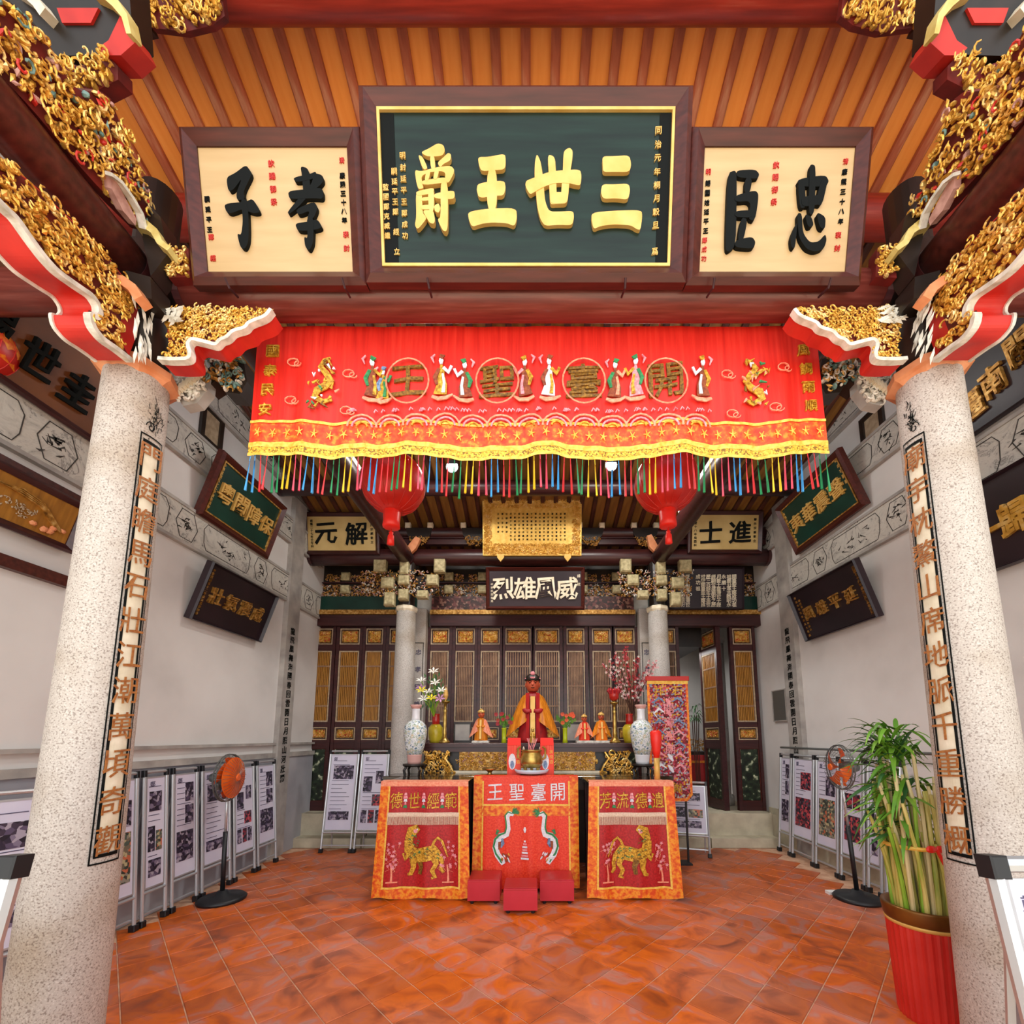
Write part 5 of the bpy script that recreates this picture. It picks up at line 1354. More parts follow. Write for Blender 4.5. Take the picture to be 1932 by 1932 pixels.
for s in (-1, 1):
    m = MB()
    P = [(.13,.72,.03),(.17,.735,.05),(.20,.70,.05),(.19,.64,.045),(.185,.58,.05),(.20,.53,.06),(.26,.51,.07),(.30,.47,.07),(.315,.40,.06),(.29,.33,.06),(.25,.28,.06),(.23,.24,.04)]
    st(m, Q, [(s*a*.98, b, c) for a, b, c in P], 2, .01)
    st(m, Q, [(s*(a*.98+.018), b+.014, c*.3) for a, b, c in P], 3, .014)
    st(m, Q, [(s*.30, .53, .02), (s*.285, .57, .03), (s*.265, .56, .01)], 3, .012)
    st(m, Q, [(s*.24, .49, .02), (s*.235, .44, .035), (s*.25, .40, .01)], 4, .012); st(m, Q, [(s*.27, .46, .02), (s*.265, .42, .03), (s*.275, .385, .01)], 5, .012)
    for t in range(12):
        a = math.pi*(.55+.9*R.random()); st(m, Q, [(s*.14, .735, .008), (s*(.14+.035*math.cos(a)), .735+.03*math.sin(a)+.012, .01), (s*(.14+.075*math.cos(a)), .735+.055*math.sin(a)+.01, .002)], 3, .013)
    for t in range(14):
        x = R.uniform(.14, .24); y = R.uniform(.25, .33); st(m, Q, [(s*x, y, .004), (s*(x+.012), y+.018, .016), (s*(x+.02), y+.03, .003)], R.choice([2, 0, 5, 2]), .012)
    m.build('embroidered_dragon', EMm, o)
m = MB(); st(m, Q, [(-.01, .60, .012), (-.01, .575, .03), (-.01, .545, .012)], 2); 
for i, ww in enumerate((.02, .035, .05, .05, .06, .07, .08)): st(m, Q, [(-.01-ww/2, .46-.028*i, .018), (-.01+ww/2, .46-.028*i, .018)], 2 if i % 2 == 0 else 1)
m.build('embroidered_pagoda', EMm, o)

# kneeling stools
for (x0, x1, y, z0, ln) in ((882, 943, 4.18, 0, 'left kneeling stool of red vinyl, half behind the front one'), (1019, 1083, 4.18, 0, 'right kneeling stool of red vinyl, beside the dragon cloth'), (950, 1014, 3.96, 0, 'front kneeling stool of red vinyl, nearest the viewer')):
    a = atY(x0, 1680, y); b = atY(x1, 1680, y); w_ = (b.x-a.x)/2
    o = thing('kneeling_stool', ln, 'stool', loc=((a.x+b.x)/2, y, 0), group='red kneeling stools')
    m = MB(); m.bev(-w_, w_, 0, .28, .03, .215, .01); m.build('padded_box', M['kneel'], o)
    m = MB(); m.bev(-w_+.004, w_-.004, .004, .276, .215, .221, .003); m.build('top_pad', M['kneelt'], o)
    m = MB(); m.box(-w_-.001, w_+.001, -.002, .282, .2, .204); m.build('seam', M['kneelt'], o)
    for sx in (-1, 1):
        for yy in (.03, .25): m = MB(); m.lathe([(.016, 0), (.02, .02), (.02, .036)], 8, (sx*(w_-.04), yy, 0)); m.build('foot', M['blackpl'], o)

# ================================================================== ALTAR
AX, AZ, AY = -.07, 1.47, 5.4
o = thing('altar', 'long dark altar with gilded carved front, carrying the statue and figurines', 'altar', loc=(AX, AY, 0))
m = MB(); m.bev(-1.38, 1.38, 0, .75, AZ-.05, AZ, .01); m.build('top', M['darkwood'], o)
m = MB(); m.box(-1.3, 1.3, .1, .7, 0, AZ-.05); m.build('body', M['blackp'], o)
m = MB(); m.box(-1.36, 1.36, .03, .1, AZ-.11, AZ-.05); m.build('cornice', M['darkwood'], o)
AF = frame((AX, AY+.05, 0), (1, 0, 0), (0, 0, 1))
def onaltar(mb, nm, mats, kind=False):
    k = mb.build(nm, mats, o); k.rotation_euler = (math.pi/2, 0, 0); k.location = (0, .05, 0)
    if kind: stuff(k)
m = MB(); m.box(-.86, .86, 1.13, 1.36, -.03, 0); onaltar(m, 'gilded_ground', M['oldgold'])
m = MB(); carve(m, [(-.84, 1.145), (.84, 1.145), (.9, 1.25), (.82, 1.35), (-.82, 1.35), (-.9, 1.25)], .024, 0, .035, 1.3, .15); onaltar(m, 'gilded_panel', [M['gold'], M['pinkp']], True)
m = MB(); m.box(-.95, .95, 1.095, 1.125, -.02, .02); onaltar(m, 'pale_rail', M['cream'])
for s in (-1, 1):
    m = MB(); P = [(s*.98, 1.37), (s*1.3, 1.37), (s*1.26, 1.25), (s*1.36, 1.1), (s*.9, 1.1), (s*1.02, 1.24)]
    carve(m, P, .034, 0, .06, 1.5)
    for t in range(7):
        m.curl((s*(1.0+.28*R.random()), 1.13+.035*t), R.uniform(0, 6), .05, .012, .03, .9, 9)
    m.tube([(s*.98, 1.36, .03), (s*1.03, 1.28, .04), (s*.97, 1.2, .04), (s*.93, 1.12, .03), (s*1.0, 1.1, .03)], .014, 6)
    m.tube([(s*1.3, 1.36, .03), (s*1.25, 1.28, .04), (s*1.31, 1.2, .04), (s*1.36, 1.12, .03), (s*1.28, 1.1, .03)], .014, 6)
    onaltar(m, 'gilded_leg_scroll', M['gold'])

# main statue
def statue(name, label, px_, Y, ztop, base, robe, cape, hair, group=None, gold=False):
    """seated robed wooden figure; height from base to ztop"""
    x = atY(px_, 1350, Y).x; H = ztop-base
    o = thing(name, label, 'statue', loc=(x, Y, base), group=group)
    k = H
    # one continuous body: hem, lap, chest, shoulders, neck, head
    prof = [(.235, .0), (.245, .04), (.235, .14), (.21, .25), (.18, .34), (.15, .43), (.14, .5), (.15, .58), (.14, .64), (.1, .675), (.07, .69), (.06, .705)]
    m = MB(); n = 28
    m.lathe([(r*k, z*k) for r, z in prof], n, sx=.86, sy=.62)
    head = [(.06, .705), (.083, .725), (.098, .76), (.105, .80), (.102, .85), (.088, .885), (.06, .905), (.01, .915)]
    m.lathe([(r*k, z*k) for r, z in head], 20, sx=.9, sy=1.0)
    for s in (-1, 1):           # arms folded in front
        m.tube([(s*.09*k, -.01*k, .64*k), (s*.115*k, -.03*k, .54*k), (s*.115*k, -.08*k, .44*k), (s*.07*k, -.15*k, .42*k), (s*.015*k, -.155*k, .43*k)], [.04*k, .045*k, .045*k, .036*k, .026*k], 10)
    body = m.build('body', [robe], o, smooth=True)
    m = MB()                    # face
    m.lathe([(r*k*1.015, z*k) for r, z in head[:-1]], 20, sx=.9, sy=1.0)
    m.tube([(0, -.1*k, .83*k), (0, -.122*k, .79*k), (0, -.105*k, .78*k)], [.008*k, .018*k, .01*k], 6)
    for s in (-1, 1): m.blob((s*.094*k, 0, .8*k), .014*k, .022*k, .034*k, 6, 4)
    m.build('face', M['skin'] if not gold else M['gold'], o, smooth=True)
    m = MB()
    for s in (-1, 1):
        m.blob((s*.036*k, -.098*k, .82*k), .018*k, .009*k, .008*k, 6, 4); m.tube([(s*.015*k, -.104*k, .84*k), (s*.042*k, -.1*k, .85*k), (s*.064*k, -.084*k, .842*k)], .005*k, 4)
    m.tube([(-.024*k, -.106*k, .752*k), (0, -.11*k, .749*k), (.024*k, -.106*k, .752*k)], .005*k, 4)
    m.build('eyes_and_beard', M['blacki'], o)
    m = MB(); m.lathe([(.108*k, .855*k), (.112*k, .88*k), (.095*k, .92*k), (.06*k, .95*k), (.02*k, .965*k)], 16); m.build('headdress', hair, o, smooth=True)
    m = MB(); m.blob((0, -.06*k, .955*k), .034*k, n=8, m=5)
    m.tube([(-.1*k, -.03*k, .885*k), (0, -.115*k, .89*k), (.1*k, -.03*k, .885*k)], .014*k, 6); m.build('crown_ornament', M['goldp'] if group else M['pinkt'], o)
    if cape:
        for s in (-1, 1):
            m = MB()
            m.sheet(lambda u, v: (s*((.05+.1*u)+(.035+.19*u)*(1-v)**.85)*k, (-.1-.05*(1-v)+.13*u*u+.012*math.sin(14*u)*(1-v))*k, (.69-.05*u-(.40+.17*u)*(1-v))*k), 16, 12)
            m.build('cape', cape, o, smooth=True)
    # front panel
    m = MB(); m.sheet(lambda u, v: ((-.032+.064*u)*k, (-.125-.06*(1-v))*k-.012*k, (.05+.58*v)*k), 3, 8); m.build('gold_front_panel', M['goldp'], o)
    m = MB()
    for s in (-1, 1): m.sheet(lambda u, v: (s*(.045+.05*u)*k, (-.13-.07*(1-v)+.03*u)*k, (.02+.66*v)*k), 3, 8)
    m.build('stole', robe if group else M['silkd'], o)
    return o
statue('main_statue', 'large seated statue in dark red robe and orange cape, red painted face', 1005, 5.72, 2.44, AZ, M['robe'], M['cape'], M['blackp'])
for px_, top, rb, cp, ln in ((908, 1336, M['cape'], M['coral'], 'small orange-robed figurine left of the main statue'), (1102, 1346, M['silko'], M['coral'], 'small scarlet-robed figurine, first right of the main statue'), (1134, 1342, M['orange'], M['cape'], 'small orange figurine, second right of the main statue')):
    z = atY(px_, top, 5.62).z
    statue('deity_figurine', ln, px_, 5.62, z, AZ+.03, rb, cp, M['goldp'], 'small figurines on the altar')
    x = atY(px_, 1350, 5.62).x; m = MB(); m.bev(-.11, .11, -.08, .08, 0, .03, .006); k = m.build('figurine_stand', M['whitec'], None); k.location = (x, 5.62, AZ); tag(k, 'white carved stand under the '+ln, 'stand', 'figurine stands')
z = atY(1005, 1372, 5.45).z
statue('gold_figurine', 'tiny gilt figurine in front of the main statue', 1005, 5.45, z, AZ, M['gold'], None, M['gold'], 'tiny gilt figurine', True)

def lathe_thing(name, label, cat, px_, Y, base, prof, mat, n=24, group=None, part='body', **kw):
    x = atY(px_, 1380, Y).x
    o = thing(name, label, cat, loc=(x, Y, base), group=group)
    m = MB(); m.lathe(prof, n, **kw); m.build(part, mat, o, smooth=True); return o
# porcelain vases on dark stands
for px_, ln, top, foot in ((783, 'tall painted porcelain vase with pink foot, left of the altar', .8, 'porcp'), (1211, 'tall painted porcelain vase with white foot, right of the altar', .8, 'porcw')):
    Y = 5.14; x = atY(px_, 1400, Y).x
    o = thing('vase_stand', 'low dark carved stand under the porcelain vase '+('left' if px_ < 1000 else 'right')+' of the altar', 'stand', loc=(x, Y, TZ), group='vase stands')
    m = MB(); m.lathe([(.12, .1), (.135, .115), (.13, .13)], 20); m.build('top', M['blackp'], o)
    for k in range(4):
        a = math.pi/4+k*math.pi/2; m = MB(); m.tube([(.1*math.cos(a), .1*math.sin(a), .1), (.13*math.cos(a), .13*math.sin(a), .06), (.115*math.cos(a), .115*math.sin(a), 0)], .016, 6); m.build('leg', M['blackp'], o)
    o = thing('porcelain_vase', ln, 'vase', loc=(x, Y, TZ+.13), group='large porcelain vases')
    hh = .70
    prof = [(.075, 0), (.08, .03), (.085, .1)]; m = MB(); m.lathe([(.075, 0), (.08, .03), (.087, .1), (.09, .11)], 28); m.build('foot', M[foot], o, smooth=True)
    m = MB(); m.lathe([(.09, .11), (.112, .2), (.133, .32), (.137, .4), (.122, .46), (.085, .5), (.05, .52)], 28); m.build('body', M['porc'], o, smooth=True)
    m = MB(); m.lathe([(.056, .51), (.048, .55), (.046, .62), (.05, .66)], 24); m.build('neck', M['porcw'], o, smooth=True)
    m = MB(); m.lathe([(.05, .655), (.062, .68), (.072, .70), (.066, .705), (.045, .68)], 24); m.build('lip', M['porcp'], o, smooth=True)
# jars with red collar holding lilies
for px_, ln in ((822, 'yellow jar with red neck holding the lilies, left end of the altar'), (1188, 'yellow jar with red neck half hidden behind the right porcelain vase')):
    o = lathe_thing('glazed_jar', ln, 'vase', px_, 5.62, AZ, [(.07, 0), (.08, .04), (.095, .12), (.09, .2), (.06, .24)], M['ochre'], group='yellow jars')
    m = MB(); m.lathe([(.05, .235), (.048, .3), (.045, .36), (.052, .38), (.04, .38)], 20); m.build('neck', M['redg'], o, smooth=True)
def lily(mb_list, c, s, a, tilt):
    for k in range(6):
        q = k*math.pi/3+a
        d = Vector((math.cos(q), math.sin(q)*.9, .55)).normalized(); sd = Vector((-math.sin(q), math.cos(q), 0))
        cc = Vector(c); Rm = Matrix.Rotation(tilt, 3, 'X')
        P = [cc+Rm @ v for v in (Vector((0,0,0)), d*s*.55+sd*s*.16, d*s*1.05+Vector((0,0,-s*.2)), d*s*.55-sd*s*.16)]
        mb_list.add(P, [(0,1,2,3)])
x0 = atY(820, 1300, 5.5).x
o = thing('lily_bouquet', 'bouquet of white, yellow and lilac lilies above the yellow jar, left', 'flowers', loc=(x0, 5.5, AZ+.36))
m = MB(); FW = {'petw': MB(), 'pety': MB(), 'petp': MB()}; cents = [(0, -.08, .55, 'petw'), (-.17, -.02, .44, 'petw'), (-.14, -.1, .3, 'pety'), (.0, -.14, .2, 'pety'), (-.05, -.12, .28, 'petw'), (.11, -.1, .3, 'petw'), (.1, -.12, .2, 'petp'), (-.17, -.04, .34, 'petp'), (.03, -.1, .4, 'petw'), (-.1, -.14, .19, 'petw')]
for (x, y, z, c) in cents:
    lily(FW[c], (x, y, z), .085, R.uniform(0, 1), R.uniform(.5, 1.2)); m.tube([(0, 0, -.02), (x*.4, y*.5, z*.5), (x, y, z)], .006, 5)
m.build('stem', M['caneg'], o)
for c, b in FW.items(): b.build('petals', M[c], o)
m = MB()
for t in range(60):
    a = R.uniform(0, 6.28); r_ = R.uniform(.02, .2); z = R.uniform(.05, .5); x, y = r_*math.cos(a), r_*math.sin(a)*.6; l = .07
    m.add([(x, y, z), (x+.012, y, z+l*.5), (x+R.uniform(-.03, .03), y, z+l), (x-.012, y, z+l*.5)], [(0,1,2,3)])
m.build('foliage', M['leafd'], o)
# blossom branches rising behind the right vase
x0 = atY(1192, 1300, 5.62).x
o = thing('blossom_branches', 'tall pink and crimson blossom branches behind the right porcelain vase', 'flowers', loc=(x0, 5.62, AZ+.36))
tw = MB(); FP = {'petk': MB(), 'petr': MB(), 'petw': MB()}
for k in range(16):
    ex = -.36+.72*k/15+R.uniform(-.05, .05); ez = .78-.5*abs(ex)+R.uniform(-.1, .1)+(.1 if ex < 0 else 0); ey = R.uniform(-.15, .1)
    pts = [(0, 0, -.02), (ex*.25, ey*.3, ez*.35), (ex*.6, ey*.7, ez*.68), (ex, ey, ez)]
    tw.tube(pts, [.007, .006, .004, .002], 4)
    for t in range(26):
        f = R.uniform(.3, 1); i = min(2, int(f*3)); g = f*3-i
        p = Vector(pts[i]).lerp(Vector(pts[i+1]), g)+Vector((R.gauss(0, .018), R.gauss(0, .018), R.gauss(0, .018)))
        c = 'petr' if abs(ex) < .14 and R.random() < .85 else ('petr' if R.random() < .25 else ('petk' if R.random() < .75 else 'petw'))
        b = FP[c]
        for q in range(4):
            a = q*1.57+t; b.add([p, p+Vector((.016*math.cos(a), -.004, .016*math.sin(a))), p+Vector((.016*math.cos(a+.9), -.004, .016*math.sin(a+.9)))], [(0,1,2)])
tw.build('twigs', M['twig'], o)
for c, b in FP.items(): stuff(b.build('petals', M[c], o))
# candlesticks
for px_, top, ln in ((839, 1320, 'tall brass candlestick left of the figurines'), (1160, 1322, 'tall brass candlestick with a red lotus lamp, right of the figurines')):
    zt = atY(px_, top, 5.5).z-AZ
    o = lathe_thing('candlestick', ln, 'candlestick', px_, 5.5, AZ, [(.07, 0), (.07, .02), (.04, .05), (.022, .09), (.03, .12), (.02, .16), (.025, zt*.55), (.018, zt*.7), (.03, zt*.74), (.016, zt*.78), (.022, zt*.9), (.06, zt*.94), (.062, zt*.96), (.02, zt*.97), (.02, zt*1.0)], M['brass'], group='candlesticks')
    if px_ > 1000:
        m = MB(); m.lathe([(.03, zt), (.06, zt+.03), (.065, zt+.08), (.05, zt+.14), (.045, zt+.15)], 20); m.build('red_glass', M['redg'], o, smooth=True)
        m = MB()
        for k in range(8):
            a = k*.785; m.tube([(.05*math.cos(a), .05*math.sin(a), zt+.09), (.075*math.cos(a), .075*math.sin(a), zt+.13), (.06*math.cos(a), .06*math.sin(a), zt+.17)], [.016, .02, .004], 5)
        m.build('lotus_petals', M['petr'], o)
    else:
        m = MB(); m.lathe([(.02, zt), (.035, zt+.05), (.03, zt+.1), (.01, zt+.16)], 14); m.build('gilt_flame', M['goldp'], o)
# small flower vases
for px_, fc, ln in ((951, 'petr', 'lime green vase of mixed flowers left of the main statue'), (1066, 'peto', 'lime green vase of orange gerberas right of the main statue')):
    zt = atY(px_, 1375, 5.48).z-AZ
    o = lathe_thing('flower_vase', ln, 'vase', px_, 5.48, AZ, [(.035, 0), (.028, .06), (.03, zt), (.036, zt+.01)], M['lime'], 14, group='lime vases of flowers')
    m = MB()
    for k in range(26):
        a = R.uniform(0, 6.28); r_ = R.uniform(0, .13); z = zt+.03+R.uniform(0, .16)
        m.tube([(0, 0, zt), (r_*math.cos(a), r_*math.sin(a)*.5, z)], .003, 3)
        l = .05; x, y = r_*math.cos(a), r_*math.sin(a)*.5; m.add([(x, y, z-.03), (x+.015, y-.01, z), (x, y-.01, z+.03), (x-.015, y, z)], [(0,1,2,3)])
    m.build('foliage', M['leafg'], o)
    m = MB()
    for k in range(9):
        x, z = R.uniform(-.11, .11), zt+.06+R.uniform(0, .14)
        for q in range(8):
            a = q*.785; m.add([(x, -.05, z), (x+.026*math.cos(a), -.055, z+.026*math.sin(a)), (x+.026*math.cos(a+.6), -.055, z+.026*math.sin(a+.6))], [(0,1,2)])
    m.build('flower_heads', M[fc], o)
# small framed picture cases at the back of the altar
for px_, ln in ((873, 'small dark framed case behind the left figurine'), (1083, 'small dark framed case between the gerberas and the scarlet figurine')):
    p = atY(px_, 1380, 5.95); o = thing('picture_case', ln, 'case', loc=(p.x, 5.95, AZ), group='small cases on the altar')
    m = MB(); m.box(-.12, .12, -.02, .02, 0, .28); m.build('case', M['blackp'], o)
    m = MB(); m.box(-.1, .1, -.026, -.02, .03, .25); m.build('glass_front', M['mould'], o)
# incense burner and its dish on the centre table
TC = 1.152
p = atY(1003, 1455, 4.72)
o = thing('serving_dish', 'pale blue dish under the brass incense burner', 'dish', loc=(p.x, 4.72, TC))
m = MB(); m.lathe([(.11, 0), (.17, .008), (.19, .045), (.182, .047), (.15, .018), (.02, .016)], 32); m.build('dish', M['bluew'], o, smooth=True)
o = thing('incense_burner', 'brass incense burner with handles on the pale blue dish', 'burner', loc=(p.x, 4.72, TC+.02))
for k in range(3):
    a = math.radians(90+120*k); m = MB(); m.tube([(.07*math.cos(a), .07*math.sin(a), 0), (.085*math.cos(a), .085*math.sin(a), .05)], [.014, .02], 8); m.build('leg', M['brass'], o)
m = MB(); m.lathe([(.04, .04), (.1, .05), (.122, .1), (.118, .16), (.1, .2), (.105, .22), (.118, .23), (.105, .235), (.09, .21), (.02, .2)], 28); m.build('bowl', M['brass'], o, smooth=True)
for s in (-1, 1): m = MB(); m.tube([(s*.115, 0, .13), (s*.15, 0, .15), (s*.15, 0, .25), (s*.12, 0, .27)], .012, 8); m.build('handle', M['brass'], o)
m = MB()
for k in range(9): m.tube([(R.uniform(-.04, .04), R.uniform(-.04, .04), .19), (R.uniform(-.07, .07), R.uniform(-.04, .04), .36)], .0035, 4)
m.build('incense_stick', M['pinkt'], o)
# a pair of brass candle cups behind the burner
for px_, ln in ((988, 'small brass candle cup behind the burner, left'), (1019, 'small brass candle cup behind the burner, right')):
    p = atY(px_, 1440, 4.88); o = lathe_thing('candle_cup', ln, 'candle', px_, 4.9, 1.13, [(.03, 0), (.03, .01), (.01, .03), (.01, .17), (.035, .2), (.04, .23), (.03, .235)], M['brass'], 14, group='brass candle cups')
    m = MB(); m.lathe([(.012, .23), (.012, .29), (.002, .31)], 8); m.build('candle', M['cream'], o)
# red gift boxes
for px_, ln in ((970, 'red gift box with a white bottle print, left of the burner'), (1032, 'red gift box with a white bottle print, right of the burner')):
    p = atY(px_, 1458, 4.82); o = thing('gift_box', ln, 'box', loc=(p.x, 4.82, 1.13), group='red gift boxes')
    zt = atY(px_, 1392, 4.82).z-1.13
    m = MB(); m.bev(-.075, .075, -.05, .05, 0, zt*.8, .003); m.build('carton', M['silko'], o)
    m = MB()
    vs = [(-.075,-.05,zt*.8),(.075,-.05,zt*.8),(.075,.05,zt*.8),(-.075,.05,zt*.8),(-.072,-.004,zt),(.072,-.004,zt),(.072,.004,zt),(-.072,.004,zt)]
    m.add(vs, [(0,1,5,4),(1,2,6,5),(2,3,7,6),(3,0,4,7),(4,5,6,7)]); m.build('handle_flap', M['lanternr'], o)
    m = MB(); m.box(-.03, .03, -.055, -.051, zt*.84, zt*.88); k = m.build('handle_slot', M['trimy'], o); k.location = (0, .03, 0.0)
    m = MB(); F0 = MB(); F0.disc(0, 0, .04, 0, .003, 16, 2.2); m.add([(x-.02, -.0505-z, y+zt*.36) for x, y, z in F0.v], F0.f); m.build('printed_oval', M['whitet'], o)
    m = MB(); F0 = MB(); F0.disc(0, 0, .022, 0, .004, 12, 2.0); m.add([(x-.02, -.052-z, y+zt*.28) for x, y, z in F0.v], F0.f); m.build('printed_bottle', M['bluet'], o)
    m = MB()
    for i, ch in enumerate('高粱酒'):
        V, Fc = glyph_mesh(ch, .01); m.add([(.045+x*.04, -.0515-.002*z, zt*.62-i*.055+y*.04) for x, y, z in V], Fc)
    m.build('printed_text', M['trimy'], o)
# white saucer
p = atY(925, 1461, 4.7); o = lathe_thing('saucer', 'small brass footed saucer on the left of the centre table', 'dish', 925, 4.8, 1.13, [(.04, 0), (.02, .02), (.03, .04), (.09, .07), (.085, .075), (.02, .05)], M['brass'], 20)
# incense bundle holder on the right
p = atY(1238, 1478, 4.55)
o = thing('incense_holder', 'gold tube holder with a red-wrapped incense bundle, right table', 'incense', loc=(p.x, 4.5, TZ))
zt = atY(1238, 1430, 4.5).z-TZ; zz = atY(1238, 1378, 4.5).z-TZ
m = MB(); m.lathe([(.03, 0), (.03, zt)], 14); m.build('gold_tube', M['goldp'], o, smooth=True)
m = MB(); m.lathe([(.028, zt), (.045, zt+.08), (.055, zt+.16), (.06, zz-.02), (.04, zz)], 14); m.build('red_wrapper', M['lanternr'], o, smooth=True)
m = MB()
for k in range(14): m.tube([(0, 0, zz-.03), (R.uniform(-.06, .06), R.uniform(-.04, .04), zz+.07)], .003, 3)
m.build('incense_tips', M['petr'], o)
# tall embroidered standing banner on the right
a = atY(1224, 1390, 4.75); b = atY(1302, 1390, 4.75); zt = atY(1262, 1276, 4.75).z; zb2 = atY(1262, 1505, 4.75).z
F = frame(((a.x+b.x)/2, 4.75+.0, zb2), (1, 0, 0), (0, 0, 1)); F.translation = Vector((1.78-.17, 4.4, zb2))
sc_ = 1.0; a = atY(1224, 1390, 4.4); b = atY(1302, 1390, 4.4); zt = atY(1262, 1276, 4.4).z; zb2 = atY(1262, 1508, 4.4).z
BYY = 5.43
a = atY(1224, 1390, BYY); b = atY(1302, 1390, BYY); zt = atY(1262, 1276, BYY).z; zb2 = atY(1262, 1512, BYY).z
o = thing('standing_banner', 'tall densely embroidered red banner with orange border right of the altar', 'banner', frame(((a.x+b.x)/2, BYY, 0), (1, 0, 0), (0, 0, 1)))
w_ = (b.x-a.x)/2; H = zt-zb2
m = MB(); m.prism([(-w_, zb2+.06), (-w_+.05, zb2), (w_-.07, zb2), (w_, zb2+.08), (w_, zt-.02), (-w_, zt-.02)], -.006, .002); m.build('orange_border', M['brocade'], o)
m = MB(); m.prism([(-w_+.03, zb2+.08), (-w_+.07, zb2+.04), (w_-.08, zb2+.04), (w_-.03, zb2+.09), (w_-.03, zt-.1), (-w_+.03, zt-.1)], .002, .006); m.build('embroidered_field', M['embv'], o)
m = MB(); m.bev(-w_-.015, w_+.015, zt-.06, zt, -.02, .02, .005); m.build('top_bar', M['redg'], o)
m = MB(); m.box(-w_, w_, zt-.1, zt-.06, .0, .012); m.build('gold_band', M['trimy'], o)
m = MB()
for i in range(7):
    y = zt-.33-i*.14
    for s in (-1, 1):
        m.mat(R.choice([1, 2, 4])); m.stroke([(s*.05, y, .01), (s*.12, y+.05, .035), (s*.19, y-.01, .02), (s*.15, y-.06, .01)], .02, .006, .014)
    m.mat(R.choice([1, 2, 6])); m.stroke([(-.03, y+.04, .02), (0, y, .05), (.03, y-.05, .02)], .02, .006, .016)
m.build('embroidered_phoenix', EMm, o)
for ch, x in (('井', -.12), ('石', .12)):
    m = MB(); m.glyph(ch, x, zt-.19, .13, .006, .016, .012); m.build('embroidered_character', M['thread'], o)
for k, ch in enumerate('開漳祖廟'):
    m = MB(); m.glyph(ch, 0, zt-.42-k*.17, .13, .014, .02, .012); m.build('embroidered_character', M['pinkt'], o)
m = MB(); m.glyph('敬獻', .02, zb2+.16, .22, .006, .016, .01); m.build('embroidered_character', M['thread'], o)
m = MB()
for s in (-1, 1): m.box(s*(w_-.08)-.01, s*(w_-.08)+.01, 0, zt-.03, -.04, -.016)
m.box(-w_+.06, w_-.06, .0, .02, -.12, .06); m.build('support_pole', M['blackpl'], o)

